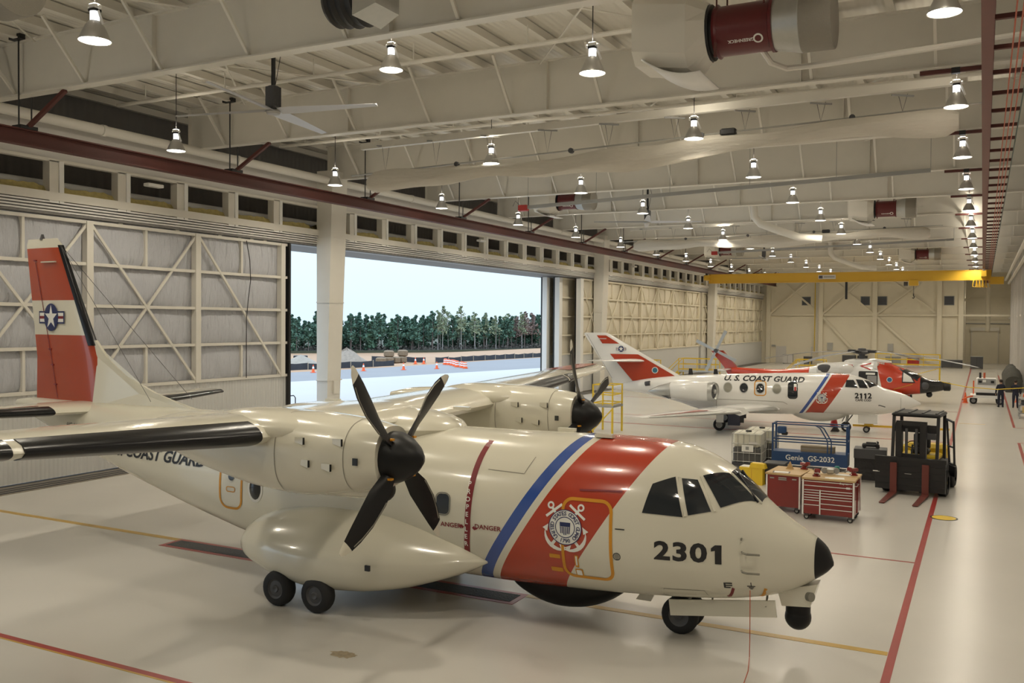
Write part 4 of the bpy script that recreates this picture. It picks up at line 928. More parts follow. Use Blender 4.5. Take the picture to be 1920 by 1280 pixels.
# wing-body fairing panel lines and belly radome
JK.strip([(-6.3,1.35),(-6.5,1.46),(-8.3,1.5),(-9.8,1.5),(-9.8,1.0)], .02, 'panel_seam', 'seam', jet, .006)
rr = []
for i in range(15):
    t_ = i/14; s = 3.3+2.9*t_; a = max(.03, math.sin(math.pi*t_)**.55); rr.append([(-s, .6*a**.6*math.cos(q), .95+(-.5*a if math.sin(q) < 0 else -.02)*abs(math.sin(q))**.8) for q in [2*math.pi*k/20 for k in range(20)]])
G().loft(rr).o('belly_radome', mat('radome_grey_white', (.55,.54,.5), .35), jet, True)
for sg in (-1, 1):
    wg = wing([(0,6.3,3.9,1.02,.10),(sg*1.0,6.7,3.6,1.06,.10),(sg*3.3,8.4,2.6,1.08,.10),(sg*7.9,12.2,1.15,1.12,.09),(sg*8.15,12.5,.7,1.12,.06)], 'wing', 'acwhite', jet)
    wing([(sg*3.4,8.47-.012,2.57,1.08,.10),(sg*7.9,12.2-.012,1.15,1.12,.09)], 'leading_edge', 'galv', wg, 1.08, .08)
    wing([(sg*1.05,6.75-.012,3.55,1.06,.10),(sg*3.2,8.33-.012,2.63,1.08,.10)], 'leading_edge', 'galv', wg, 1.08, .07)
    fe = G().loft([[(-8.05,sg*3.25,1.05),(-8.3,sg*3.25,1.3),(-9.6,sg*3.25,1.28),(-8.5,sg*3.25,.9)], [(-8.05,sg*3.3,1.05),(-8.3,sg*3.3,1.3),(-9.6,sg*3.3,1.28),(-8.5,sg*3.3,.9)]]).o('wing_fence', 'acwhite', wg)
    g = G()
    for y, s, c_ in ((4.6, 9.45, 2.2), (7.7, 12.0, 1.2)):
        for fr in (.14, .4, .7): g.v.append((-(s+fr*c_), sg*y, 1.10+.062*c_*(1 if fr < .5 else .7)+.012))
    g.f = [(0,1,4,3),(1,2,5,4)]; g.o('stripe_panel', 'acred', wg)
    en = G().lathe((-9.8, sg*1.5, 1.92), (-1,0,0), [(.3,.3),(.3,.48),(.5,.50),(1.3,.51),(2.2,.42),(2.35,.36)], 28).o('engine_nacelle', 'acwhite', jet, True)
    def irg(r_, dx): return [(-9.78+dx-.16*(1+math.cos(a)*r_/.45), sg*(1.5+r_*math.cos(a)), 1.92+r_*math.sin(a)) for a in [2*math.pi*k/28 for k in range(28)]]
    G().loft([irg(.36,.0), irg(.40,.10), irg(.45,.12), irg(.49,.04), irg(.49,-.3)], False, False).o('intake_lip', 'galv', en, True)
    G().loft([irg(.02,.03), irg(.37,.02)], True, False).o('intake_fan', 'dgrey', en); G().ball((-9.86, sg*1.5, 1.92), .12, 12, 8).o('fan_spinner', 'galv', en, True)
    G().lathe((-12.1, sg*1.5, 1.90), (-1,0,-.05), [(0,.42),(.6,.28),(1.0,.10),(1.15,.02)], 20).o('exhaust_cone', 'galv', en, True)
    for k in range(7): G().bar((-12.1, sg*1.5+.42*math.cos(R(130+16*k))*(-sg), 1.9+.42*math.sin(R(130+16*k+90))*.9), (-13.1, sg*1.5-.06*sg, 1.87), .02, .02).o('exhaust_rib', 'dgrey', en)
    G().loft([[(-10.2,sg*.85,2.0),(-10.2,sg*.85,2.15),(-12.2,sg*.85,2.15),(-12.2,sg*.85,2.0)], [(-10.3,sg*1.1,1.98),(-10.3,sg*1.1,2.12),(-12.2,sg*1.1,2.12),(-12.2,sg*1.1,1.98)]]).o('engine_pylon', 'acwhite', en)
    st = wing([(0,13.6,1.9,3.34,.09),(sg*2.8,15.4,.85,3.42,.08)], 'tailplane', 'acwhite', jet)
    # main gear
    gl = G().cyl((-9.57, sg*1.85, .3), (-9.5, sg*1.8, 1.05), .08, n=10).o('main_strut', 'galv', jet, True)
    G().box(-9.72, -9.35, sg*2.08-.015, sg*2.08+.015, .42, 1.02).o('gear_door', 'acwhite', gl)
    for dy in (-.12, .14): wheel(jet, (-9.57, sg*(1.85+dy), .3), .3, .19, 'grey', 'main_wheel', 20)
    G().box(-9.2, -8.4, sg*1.2-.02, sg*1.2+.02, .35, .85).o('gear_door', 'dgrey', jet)
    G().box(-9.2, -8.6, sg*.95-.3, sg*.95+.3, .2, .75).o('brake_cover', mat('brake_cover_blue_grey', (.10,.11,.15), .7), jet)
fin = wing([(1.9,11.0,4.3,0,.07),(2.62,11.8,3.8,0,.07),(4.78,15.6,1.42,0,.07),(4.84,15.75,1.2,0,.04)], 'tail_fin', 'acwhite', jet, span='z')
jf = lambda x, z, off: (x, -.125+.03*max(0, z-2.6)-off, z)
JK.decal(polyp([(-16.3,4.70),(-15.78,4.70),(-15.05,4.26),(-15.98,4.26)]), 'fin_band', 'acred', fin, 0, 0, .004, vf=jf)
JK.decal(polyp([(-15.55,3.70),(-14.02,3.70),(-12.02,2.58),(-14.3,2.27)]), 'fin_band', 'acred', fin, 0, 0, .004, vf=jf)
roundel(JK, fin, -14.95, 3.98, .15, jf, .9, .004)
JK.decal(fanp(disc2(.17)), 'unit_badge_rim', 'printwhite', fin, -13.1, 2.87, .010, vf=jf); JK.decal(fanp(disc2(.135)), 'unit_badge', mat('badge_teal', (.03,.16,.25), .4), fin, -13.1, 2.87, .014, vf=jf)
G().bar((-16.25,-.12,4.52), (-15.75,-.14,4.52), .03, .03).o('fin_light_strip', 'acwhite', fin)
G().tube([jf(-(15.85+.6*(z-3.1)), z, .002) for z in (2.4,2.9,3.4,3.9,4.4,4.75)], .01, 4).o('rudder_seam', 'seam', fin)
G().cyl((-3.45,0,.28), (-3.35,0,.95), .07, n=10).o('nose_strut', 'galv', jet, True)
G().bar((-3.5,-.1,.35), (-3.15,-.1,.85), .05, .05).o('drag_link', 'dgrey', jet); G().bar((-3.65,-.12,.5), (-3.45,-.12,.9), .04, .04).o('drag_link', 'dgrey', jet)
for yy in (-.16, .16): wheel(jet, (-3.45, yy, .24), .24, .15, 'white', 'nose_wheel', 20)
G().box(-2.9, -2.0, -.3, -.28, .45, .9).o('nose_gear_door', 'acwhite', jet)
G().cyl((-13.55,-.46,2.15), (-13.3,-.52,2.2), .13, n=14).o('bleed_air_outlet', 'dgrey', jet, True)
for s in (9.9, 11.2): G().loft([[(-s-.15,-.02,2.68),(-s+.1,-.02,2.68),(-s+.1,.02,2.68),(-s-.15,.02,2.68)], [(-s-.12,-.01,3.0),(-s+.05,-.01,3.0),(-s+.05,.01,3.0),(-s-.12,.01,3.0)]]).o('top_antenna', 'black', jet)
# tow bar from the jet's nose wheel
tb = thing('tow_bar', 'orange-yellow tow bar on small wheels at the nose wheel of jet 2112', 'tow bar', (-5.75, 48.75, 0), R(3))
G().bar((0,0,.32), (4.4,0,.34), .1, .1).o('tow_tube', 'crane', tb); G().bbox((.75,0,.42), (.42,.3,.2), .04).o('shear_head', 'crane', tb)
for yy in (-.2, .2): wheel(tb, (.65, yy, .16), .16, .09, 'grey', 'tow_wheel', 16)
G().tube([(.5,0,.5),(.5,0,.62),(.95,0,.62),(.95,0,.5)], .025, 6).o('lift_handle', 'crane', tb)
ch = G().prism([(-6.75,48.15,0),(-6.35,48.15,0),(-6.55,48.15,.3)], (0,.5,0)).o('wheel_chock', 'black'); tag(ch, 'black wheel chock behind the nose wheel of jet 2112', 'chock')
sg_ = thing('safety_cone', 'red safety cone standing under the nose of jet 2112', 'cone', (-6.9, 50.6, 0)); G().lathe((0,0,0), (0,0,1), [(.0,.3),(.03,.3),(.05,.2),(.85,.05),(.86,0)], 16, True).o('cone_body', 'redbox', sg_, True); G().lathe((0,0,0), (0,0,1), [(.4,.133),(.6,.1)], 16).o('cone_stripe', 'printwhite', sg_, True)

# ================================================================== rescue helicopter, number 6037
hel = thing('helicopter', 'white and orange-red rescue helicopter numbered 6037 behind the jet', 'helicopter', (-2.2, 69, 0))
HK = Skin([(0,1.42),(.25,1.55),(1.16,1.72),(1.85,2.04),(2.55,2.34),(2.95,2.48),(3.5,2.70),(4.2,2.85),(5.2,2.86),(6.1,2.78),(7.6,2.62),(8.8,2.35),(9.8,2.18),(11.5,2.05),(14.6,2.1)],
          [(0,1.0),(.3,.88),(.93,.74),(1.9,.60),(2.8,.5),(6,.45),(8,.55),(9.5,.9),(11,1.2),(13.3,1.5),(14.6,1.68)],
          [(0,.22),(.3,.36),(.9,.62),(1.6,.9),(2.4,1.08),(3.2,1.15),(7,1.15),(8.5,.88),(10,.58),(12,.42),(14.6,.25)], 2.6, 3.0)
HRED = (0.60, 0.055, 0.02)
mh = mat_bands('helicopter_paint', -1.0, 0.0, [(1.55, 3.85, HRED), (-1, 1.55, (.014,.014,.015)), (8.9, 20, HRED)], WHT)
HK.mesh([0,.05,.12]+[.25+.2*i for i in range(72)]+[14.6], 'fuselage', mh, hel, 36)
HK.quad([(2.72,2.30,-.93),(1.75,1.62,-.86),(1.45,1.66,-.1),(2.45,2.36,-.1)], 'windshield', 'glass', hel, .015); HK.quad([(2.72,2.30,.93),(1.75,1.62,.86),(1.45,1.66,.1),(2.45,2.36,.1)], 'windshield', 'glass', hel, .015)
HK.strip([(-2.9,2.38),(-1.7,1.6)], .09, 'windshield_frame', 'black', hel, .02)
wn = HK.decal(fanp([(-2.62,1.5),(-1.95,1.5),(-2.3,2.12),(-2.6,2.16)]), 'cockpit_door_window', 'printwhite', hel, 0, 0, .014); HK.strip([(-2.65,1.46),(-1.88,1.46),(-2.28,2.17),(-2.63,2.21)], .07, 'door_window_frame', 'black', hel, .018, True)
HK.decal(fanp(rrect(1.25, 1.05, .08)), 'open_cabin_door', 'black', hel, -4.85, 1.62, .012); HK.decal(fanp(rrect(.62, .7, .05)), 'cabin_interior', 'grey', hel, -4.6, 1.5, .018); HK.decal(fanp(rrect(.6, .14, .02)), 'cabin_light', 'printwhite', hel, -4.7, 1.98, .022)
HK.decal(polyp([(-3.85,.55),(-3.45,.55),(-3.45,2.66),(-4.35,2.8),(-3.55,1.75)]), 'paint_chevron', mat('helicopter_red', HRED, .25, coat=.5), hel, 0, 0, .008)
HK.decal(fanp(disc2(.19)), 'unit_badge_rim', 'printwhite', hel, -3.46, 1.6, .014); HK.decal(fanp(disc2(.15)), 'unit_badge', mat('badge_blue', (.03,.14,.3), .4), hel, -3.46, 1.6, .02)
HK.decal(text_mesh('6037', .34, .028, sx=1.1), 'number_lettering', 'printblack', hel, -6.2, 2.32, .012)
HK.decal(merge(polyp([(0,0),(.75,.25),(.75,.14),(.22,0),(.75,-.18),(.75,-.29)])), 'rescue_arrow', 'redbox', hel, -5.45, 2.5, .014); HK.decal(fanp(rrect(.6, .1, .01)), 'warning_placard', 'redbox', hel, -6.2, 2.52, .014)
HK.strip([(-3.2,.95),(-2.0,1.35)], .05, 'tow_stripe', 'acyellow', hel, .012)
# engines, exhaust, doghouse, sensors
for sg in (-1, 1):
    G().lathe((-8.3, sg*.85, 2.2), (1,0,0), [(0,.02),(.0,.36),(.3,.42),(1.6,.42),(2.3,.34),(2.45,.25)], 22).o('engine_pod', 'acwhite', hel, True)
    G().ball((-7.75, sg*1.12, 2.25), .42, 18, 10, (1.35, .45, .75)).o('exhaust_duct', 'dgrey', hel, True)
    G().bar((-2.9, sg*1.1, .55), (-2.4, sg*1.45, .35), .3, .16).o('gear_sponson', 'acred', hel); wheel(hel, (-2.5, sg*1.5, .33), .33, .24, 'grey', 'main_wheel', 20)
    G().ball((-3.2, sg*1.2, .72), .42, 16, 8, (1.5,.5,.4)).o('gear_fairing', 'acred', hel, True)
G().ball((-5.0,0,2.75), .5, 20, 10, (3.2,1.1,.52)).o('transmission_cowl', 'acwhite', hel, True)
G().tube([(-4.3,-.9,2.65),(-4.35,-1.2,2.75),(-4.4,-1.25,2.35)], .14, 10).o('rescue_hoist', 'acwhite', hel, True)
G().cyl((-.1,0,1.2), (.28,0,1.2), .3, n=20).o('radar_nose', 'black', hel, True); G().cyl((.26,0,1.2), (.33,0,1.2), .22, n=20).o('radar_face', 'dgrey', hel)
G().ball((-1.0,-.1,.62), .2, 16, 10).o('sensor_ball', 'black', hel, True); G().ball((-1.25,-.78,1.25), .26, 14, 8, (1,.4,1)).o('search_light', 'dgrey', hel, True)
# tail pylon and rotor
G().loft([[(-13.2,-.18,1.5),(-14.9,-.12,1.55),(-14.9,.12,1.55),(-13.2,.18,1.5)], [(-14.2,-.16,2.1),(-15.2,-.1,2.1),(-15.2,.1,2.1),(-14.2,.16,2.1)], [(-15.3,-.14,3.35),(-16.2,-.08,3.3),(-16.2,.08,3.3),(-15.3,.14,3.35)]]).o('tail_pylon', 'acred', hel)
wing([(-2.1,14.6,1.0,1.95,.1),(2.1,14.6,1.0,1.95,.1)], 'stabilator', 'acwhite', hel)
tr = G().cyl((-15.75,-.14,3.33), (-15.75,-.5,3.33), .16, n=12).o('tail_rotor_hub', 'dgrey', hel, True)
for k in range(4):
    a = R(64+90*k); c_, s_ = math.cos(a), math.sin(a)
    G().prism([(-15.75+c_*.15-s_*.09,-.46,3.33+s_*.15+c_*.09), (-15.75+c_*1.68-s_*.13,-.46,3.33+s_*1.68+c_*.13), (-15.75+c_*1.68+s_*.13,-.46,3.33+s_*1.68-c_*.13), (-15.75+c_*.15+s_*.09,-.46,3.33+s_*.15-c_*.09)], (0,.045,0)).o('tail_rotor_blade', 'galv', tr)
# main rotor
mr = G().lathe((-5.4,0,2.85), (0,0,1), [(0,.26),(.3,.2),(.42,.22),(.5,.5),(.62,.52),(.7,.3),(.85,.26),(.88,0)], 24).o('main_rotor_hub', 'dgrey', hel, True)
rb = mat('rotor_blade_grey', (.20,.21,.23), .45)
for k in range(4):
    a = R(-24+90*k); c_, s_ = math.cos(a), math.sin(a); rings = []
    for r, wd in ((.3,.12),(.9,.12),(1.3,.5),(4.5,.53),(7.4,.53),(8.1,.38)):
        z = 3.48+.02*r-.0145*r*r; p = Vector((-5.4+c_*r, s_*r, z)); t_ = Vector((-s_, c_, 0))
        rings.append([p+t_*(wd/2), p+Vector((0,0,.035)), p-t_*(wd/2), p-Vector((0,0,.025))])
    G().loft(rings).o('rotor_blade', rb, mr, True)
    G().cyl((-5.4+c_*.5, s_*.5, 3.5), (-5.4+c_*1.05, s_*1.05, 3.5), .11, n=10).o('blade_cuff', 'black', mr, True); G().cbox((-5.4+c_*.6-s_*.2, s_*.6+c_*.2, 3.45), (.2,.2,.12)).o('damper', 'black', mr)
# ================================================================== more overhead equipment
fan((-17.35, 19.3, 11.08), 'largest ceiling fan with four long pale blades, under the nearest girders', 3.05, [R(a) for a in (12, 102, 192, 282)], ZG1-11.08)
fan((-17.2, 50.2, 11.15), 'ceiling fan beyond the tail of the near plane, above the open doorway', 3.05, [R(a) for a in (20, 110, 200, 290)], ZG1-11.15)
fan((-17.3, 82.0, 11.15), 'ceiling fan farthest down the hangar above the helicopter', 3.05, [R(a) for a in (5, 95, 185, 275)], ZG1-11.15)

def heater(loc, sc, label, duct=True):
    t = thing('jet_heater', label, 'heater', loc, group='maroon jet heaters'); s = sc
    G().lathe((0,0,0), (1,0,0), [(0,.40*s),(0,.54*s),(.06*s,.58*s),(.1*s,.53*s),(1.18*s,.53*s),(1.2*s,.57*s),(1.26*s,.57*s),(1.26*s,.4*s)], 36).o('fan_barrel', 'maroon', t, True)
    G().lathe((-.12*s,0,0), (1,0,0), [(0,.3*s),(0,.6*s),(.05*s,.6*s),(.05*s,.5*s),(.12*s,.5*s)], 36).o('gasket', 'black', t, True)
    G().lathe((1.26*s,0,0), (1,0,0), [(0,.54*s),(.05*s,.55*s),(.55*s,.66*s),(.58*s,.64*s),(.58*s,.3*s)], 36).o('inlet_cone', 'galv', t, True)
    G().lathe((1.82*s,0,0), (1,0,0), [(0,.655*s),(.62*s,.655*s),(.64*s,.64*s),(.64*s,0)], 36).o('inlet_screen', 'mesh', t, True)
    if duct:
        b = G(); n = 12
        rings = [[(-.12*s, .62*s*math.cos(a), .62*s*math.sin(a)) for a in [2*math.pi*(i+.5)/16 for i in range(16)]]]
        sq = []
        for i in range(16):
            a = 2*math.pi*(i+.5)/16; k = max(abs(math.cos(a)), abs(math.sin(a))); sq.append((math.cos(a)/k*.78*s, math.sin(a)/k*.78*s))
        rings.append([(-.5*s, y, z-.06*s) for y, z in sq]); rings.append([(-1.7*s, y, z+.12*s) for y, z in sq])
        b.loft(rings, False, True).o('plenum_box', 'pipe', t)
        g = G()
        for i in range(9):
            a = i/8; x_ = -.15*s-1.3*s*a; zz = -1.0*s-.05*s*math.sin(math.pi*a)+.40*s*a*a
            g.v += [(x_, -.8*s, zz), (x_, .8*s, zz)]
        g.f = [(2*i, 2*i+1, 2*i+3, 2*i+2) for i in range(8)]
        ob = g.o('deflector', 'white', t, True); so = ob.modifiers.new('thickness', 'SOLIDIFY'); so.thickness = .03
    for x_ in (.1*s, 1.1*s):
        for yy in (-.45*s, .45*s): G().cyl((x_, yy, .35*s), (x_, yy, ZG1-loc[2]), .02, n=5).o('hanger_rod', 'rail', t)
    G().cbox((.1*s, -.5*s, -.52*s), (.06*s, .04*s, .3*s)).o('mount_tab', 'rail', t)
    v, f = text_mesh('GREENHECK', .098*s, .02); g = G()
    def onb(u, w_): a = R(222)+w_/(.53*s); return (.62*s-u, .536*s*math.cos(a), .536*s*math.sin(a))
    g.v = [onb(a, -b) if False else onb(a, b*1.0) for a, b in v]; g.f = f; g.o('maker_lettering', 'printwhite', t)
    g = G(); rp_ = ringp(.07*s, .105*s, 20); g.v = [onb(a-.36*s, b) for a, b in rp_[0]]; g.f = rp_[1]; g.o('maker_emblem', 'printwhite', t)
    return t
hh = heater((-5.3, 20.0, 11.78), 1.0, 'largest maroon jet heater with a white deflector, near the top edge beside the ladder track')
G().tube([(.95,.1,-.45),(1.1,.35,-.7),(1.35,.8,-.74),(2.0,.9,-.72),(8.4,.9,-.5)], .065, 8).o('gas_pipe', 'pipe', hh, True)
heater((-20.6, 45.6, 11.95), .8, 'maroon jet heater half hidden by a beam above the doorway')
heater((-5.5, 55.8, 11.95), .85, 'maroon jet heater hanging above the tail rotor side of the jet')
heater((-5.6, 92.4, 11.9), .85, 'maroon jet heater close above the yellow bridge crane')
heater((-21.0, 81.5, 11.9), .8, 'maroon jet heater far along the door wall')
heater((-20.0, 12.0, 12.2), 1.0, 'jet heater in the top corner with only its screened inlet in view', False)
t = thing('exhaust_blower', 'black ribbed blower hood on the nearest girder at the top edge', 'blower', (-11.6, 15.6, 12.1))
G().lathe((-.75,0,0), (1,0,0), [(0,.2),(0,.45),(.1,.52),(.16,.47),(.3,.55),(.38,.5),(.55,.58),(.62,.52),(.8,.58),(.85,.5)], 30).o('ribbed_hood', 'black', t, True)
G().loft([[(.1,-.5,-.5),(.1,.5,-.5),(.1,.5,.5),(.1,-.5,.5)], [(.62,-.42,-.3),(.62,.42,-.3),(.62,.42,.42),(.62,-.42,.42)]]).o('blower_case', 'galv', t)
for k in range(3): G().box(.63, .645, -.3+.14*k, -.22+.14*k, -.05, .12).o('case_label', 'dgrey' if k == 1 else 'printwhite', t)
for x_ in (-.1, .05): G().cyl((x_, .3, .3), (x_, .3, ZG1-12.1), .025, n=6).o('hanger_rod', 'dgrey', t)

# ---- divider curtains gathered up under their tracks
def curtain(y, x0, x1, z0, z1, label, label2):
    t = thing('divider_curtain', label, 'curtain', (0, y, 0), group='gathered divider curtains')
    N = 60; rings = []
    for i in range(N+1):
        u = i/N; xx = x0+(x1-x0)*u; zc = z0+(z1-z0)*u+.09*math.sin(u*9+.6)+.04*math.sin(u*31); h = .30+.06*math.sin(u*13+1)+.03*math.sin(u*41); wd = .22+.05*math.sin(u*17)
        if i in (0, N): h *= .6; wd *= .6
        rings.append([(xx, wd*math.cos(a)*(1+.15*math.sin(3*a+u*20)), zc+h*math.sin(a)*(1+.12*math.sin(4*a+u*14))) for a in [2*math.pi*k/16 for k in range(16)]])
    G().loft(rings).o('gathered_fabric', 'curt', t, True)
    tr = thing('curtain_track', label2, 'track', (0, y, 0), group='curtain tracks'); dz = .42
    G().cyl((x0-.8, 0, z0+dz), (x1+.7, 0, z1+dz), .03, n=6).o('track_pipe', 'galv', tr)
    G().bar((x0-.3, 0, 12.12), (x1-.2, 0, 12.32), .2, .24).o('support_beam', 'steel', tr)
    k = 0; n_ = 9
    for k in range(n_):
        u = (k+.35)/n_; xx = x0+(x1-x0)*u; zt = z0+(z1-z0)*u+dz
        G().tube([(xx-.12, -.05, 12.1), (xx, 0, zt), (xx+.12, .1, 12.12)], .009, 4).o('hanger_cable', 'dgrey', tr)
        G().bar((xx-.28, -.2, 12.06), (xx+.28, .2, 12.06), .05, .05).o('cable_clamp', 'grey', tr)
        if k % 2: G().cyl((xx+.9, -.07, zt+.02), (xx+.9, .07, zt+.02), .09, n=10).o('guide_wheel', 'dgrey', tr)
    xm = x0+(x1-x0)*.68; G().bbox((xm, 0, z0+(z1-z0)*.68+dz), (.5, .24, .22), .04).o('drive_motor', 'black', tr)
    return t
M['curt'] = mat('curtain_fabric', (.64, .60, .52), .6, noise=.06, nscale=3, bump=.7, bscale=6, stretch=(.4, 2, 2))
curtain(28.9, -21.2, -.7, 10.62, 11.22, 'long cream divider curtain bundled under the nearer overhead track', 'cable-hung track with support beam above the nearer bundled curtain')
curtain(62.5, -22.4, -3.0, 10.8, 11.15, 'cream divider curtain bundled overhead beyond the open doorway', 'cable-hung track above the farther bundled curtain')
for n, (yy, xa, xb, za, zb, lb) in enumerate(((41.0, -20.3, -2.0, 11.12, 11.7, 'nearer'), (74.6, -19.5, -2.0, 11.2, 11.7, 'farther'))):
    t = thing('cable_duct', 'long grey cable duct with a red box at its end, %s of two' % lb, 'duct', (0, yy, 0), group='grey cable ducts')
    G().bar((xa, 0, za), (xb, 0, zb), .14, .16).o('duct_channel', 'grey', t)
    rb_ = G().bbox((xa-.25, 0, za-.03), (.5, .3, .3), .03).o('signal_box', 'redbox', t); G().tube([(xa-.45, 0, za+.1), (xa-.7, 0, za+.35), (xa-.9, .1, za+.1)], .012, 5).o('box_cable', 'dgrey', rb_)
    for k in range(6):
        u = k/5; G().cyl((xa+(xb-xa)*u, 0, za+(zb-za)*u), (xa+(xb-xa)*u, 0, ZG1), .012, n=5).o('hanger_rod', 'grey', t)
for n, (yy, lb) in enumerate(((54, 'nearer'), (84, 'farther'))):
    t = thing('vent_pipe', 'white elbowed vent pipe dropping from the roof, %s of two' % lb, 'pipe', (0, yy, 0), group='elbowed vent pipes')
    G().tube([(-12.0,0,13.78),(-12.0,0,12.2),(-11.95,0,11.6),(-11.6,0,11.2),(-10.5,0,10.75),(-9.4,0,10.35),(-8.2,.2,10.25)], .22, 14).o('pipe_run', 'pipe', t, True)
    G().lathe((-12.0,0,12.6), (0,0,1), [(0,.25),(0,.55),(.08,.55),(.08,.25)], 20).o('pipe_flange', 'rail', t, True)

# ================================================================== floor equipment
M['wood'] = mat('bench_maple', (.50,.34,.16), .45, noise=.2, nscale=6, stretch=(1,8,8))
M['chest'] = mat('tool_chest_red', (.20,.012,.010), .22, coat=.5)
M['lift'] = mat('lift_blue', (.018,.055,.15), .4)
M['ibcwhite'] = mat('tote_plastic', (.62,.60,.50), .35); M['ibcgrey'] = mat('tote_liquid_grey', (.09,.09,.088), .35)
M['forkred'] = mat('fork_red_brown', (.13,.03,.022), .5)
def caster(t, x_, y_, z=0.0, r=.075):
    wheel(t, (x_, y_, z+r), r, .05, 'galv', 'caster', 14); G().box(x_-.05, x_+.05, y_-.045, y_+.045, z+r+.02, z+r*2+.05).o('caster_fork', 'dgrey', t)
def chest(loc, rz, label, wd, dp, h, front=True):
    t = thing('tool_chest', label, 'tool chest', loc, rz, group='red rolling tool chests')
    z0 = .17
    G().box(0, wd, 0, dp, z0, h-.05).o('cabinet_body', 'chest', t)
    G().box(-.03, wd+.03, -.04, dp+.02, h-.05, h).o('worktop', 'wood', t)
    for x_ in (-.012, wd-.03): G().box(x_, x_+.042, -.022, .03, z0-.03, h-.05).o('corner_trim', 'white', t)
    if front:
        H_ = h-.07-z0; y0 = h-.08
        def dr(xa, xb, za, zb):
            d = G().box(xa, xb, -.016, .0, za+.006, zb-.006).o('drawer', 'chest', t)
            G().box(xa+.005, xb-.005, -.034, -.014, zb-.024, zb-.008).o('pull', 'white', d)
        dr(.04, wd-.04, y0-.12, y0); dr(.04, wd-.04, y0-.24, y0-.12)
        xs = .04+(wd-.08)*.33; zt = y0-.24
        G().box(xs-.008, xs+.022, -.024, .0, z0, zt).o('divider_trim', 'white', t)
        for k in range(4): dr(.04, xs-.012, zt-.07*(k+1), zt-.07*k)
        dr(.04, xs-.012, zt-.41, zt-.28) if zt-.41 > z0 else None; dr(.04, xs-.012, z0+.01, zt-.41)
        for k in range(3): dr(xs+.026, wd-.04, zt-.075*(k+1), zt-.075*k)
        dr(xs+.026, wd-.04, zt-.36, zt-.225); dr(xs+.026, wd-.04, zt-.5, zt-.36); dr(xs+.026, wd-.04, z0+.01, zt-.5)
        g = G(); v, f = text_mesh('Snap-on', .07, .01, .2); g.v = [(wd-.26+a, -.018, h-.1+b) for a, b in v]; g.f = f; g.o('maker_lettering', 'white', t)
        G().box(wd-.2, wd-.1, -.02, -.016, h-.24, h-.19).o('badge', 'white', t)
    else:
        for x_ in (.1, wd-.22): G().box(x_, x_+.12, -.02, 0, h-.16, h-.13).o('latch', 'galv', t)
        G().box(wd*.36, wd*.6, -.02, 0, h-.14, h-.11).o('name_plate', 'galv', t); G().box(wd*.36, wd*.6, -.02, 0, h-.19, h-.16).o('name_plate', 'galv', t)
    for x_ in (.1, wd-.1):
        for y_ in (.08, dp-.08): caster(t, x_, y_)
    G().tube([(wd+.01,.1,h-.16),(wd+.06,.1,h-.16),(wd+.06,dp-.1,h-.16),(wd+.01,dp-.1,h-.16)], .014, 6).o('push_handle', 'galv', t)
    return t
chest((-4.36, 26.1, 0), 0, 'red tool chest with white-edged drawers facing the camera beside the nose', 1.34, .62, 1.17)
chest((-3.0, 27.42, 0), R(180), 'red tool chest set back to back behind the drawer-fronted chest', 1.34, .62, 1.17)
chest((-5.48, 26.75, 0), R(-4), 'plain-fronted red tool cabinet, deeper than wide, nearest the cockpit', .95, 1.35, 1.12, False)
def vise(loc, rz, label):
    t = thing('bench_vise', label, 'vise', loc, rz, group='red bench vises')
    g = G(); g.lathe((0,0,0), (0,0,1), [(0,.11),(.03,.11),(.05,.07),(.09,.07)], 16, True, True); g.o('swivel_base', 'chest', t, True)
    G().bbox((0,0,.15), (.13,.26,.1), .02).o('fixed_jaw', 'chest', t); G().bbox((0,-.17,.17), (.15,.07,.13), .02).o('sliding_jaw', 'chest', t)
    G().cyl((0,-.2,.13), (0,-.3,.13), .018, n=8).o('screw', 'galv', t); G().cyl((-.09,-.28,.13), (.09,-.28,.13), .009, n=6).o('handle_bar', 'galv', t)
vise((-4.05, 26.42, 1.17), .3, 'red bench vise on the near end of the drawer-fronted chest')
vise((-4.62, 27.85, 1.12), .8, 'red bench vise at the back of the plain-fronted cabinet')
vise((-3.15, 27.1, 1.17), -.6, 'red bench vise at the outer corner of the rear chest')
t = thing('bench_grinder', 'small grey and teal bench grinder among the vises', 'grinder', (-3.75, 26.9, 1.17), .3)
G().bbox((0,0,.1), (.22,.14,.16), .03).o('grinder_body', 'galv', t)
for x_ in (-.16, .16): G().cyl((x_,-.03,.11), (x_,.03,.11), .085, n=14).o('grinding_wheel', 'grey', t, True)
G().bbox((.2,.1,.16), (.13,.1,.14), .02).o('wheel_guard', mat('teal_paint', (.02,.2,.17), .5), t)
for k, (lc, rz, lb) in enumerate((((-3.5, 26.3, 1.17), .2, 'white paper sheets lying on the front edge of the drawer-fronted chest'), ((-5.1, 26.95, 1.12), .1, 'dark framed card lying on the plain-fronted cabinet'), ((-3.4, 27.0, 1.17), -.1, 'paper sheet lying on the rear tool chest'))):
    t = thing('paper_sheets', lb, 'paper', lc, rz)
    G().box(-.2, .2, -.13, .13, 0, .006).o('sheet', 'printwhite', t)
    if k == 1: G().box(-.24, .24, -.17, .17, 0, .004).o('card_frame', 'dgrey', t)
    if k == 0: G().box(-.3, .02, -.1, .12, .006, .01).o('sheet', 'printwhite', t)
t = thing('wooden_wedge', 'small tan triangular block standing on the plain-fronted cabinet', 'block', (-5.0, 27.7, 1.12)); G().prism([(-.1,-.05,0),(.1,-.05,0),(0,-.05,.22)], (0,.1,0)).o('wedge_body', 'wood', t); G().box(-.11,.11,-.06,.06,0,.012).o('wedge_foot', 'wood', t)

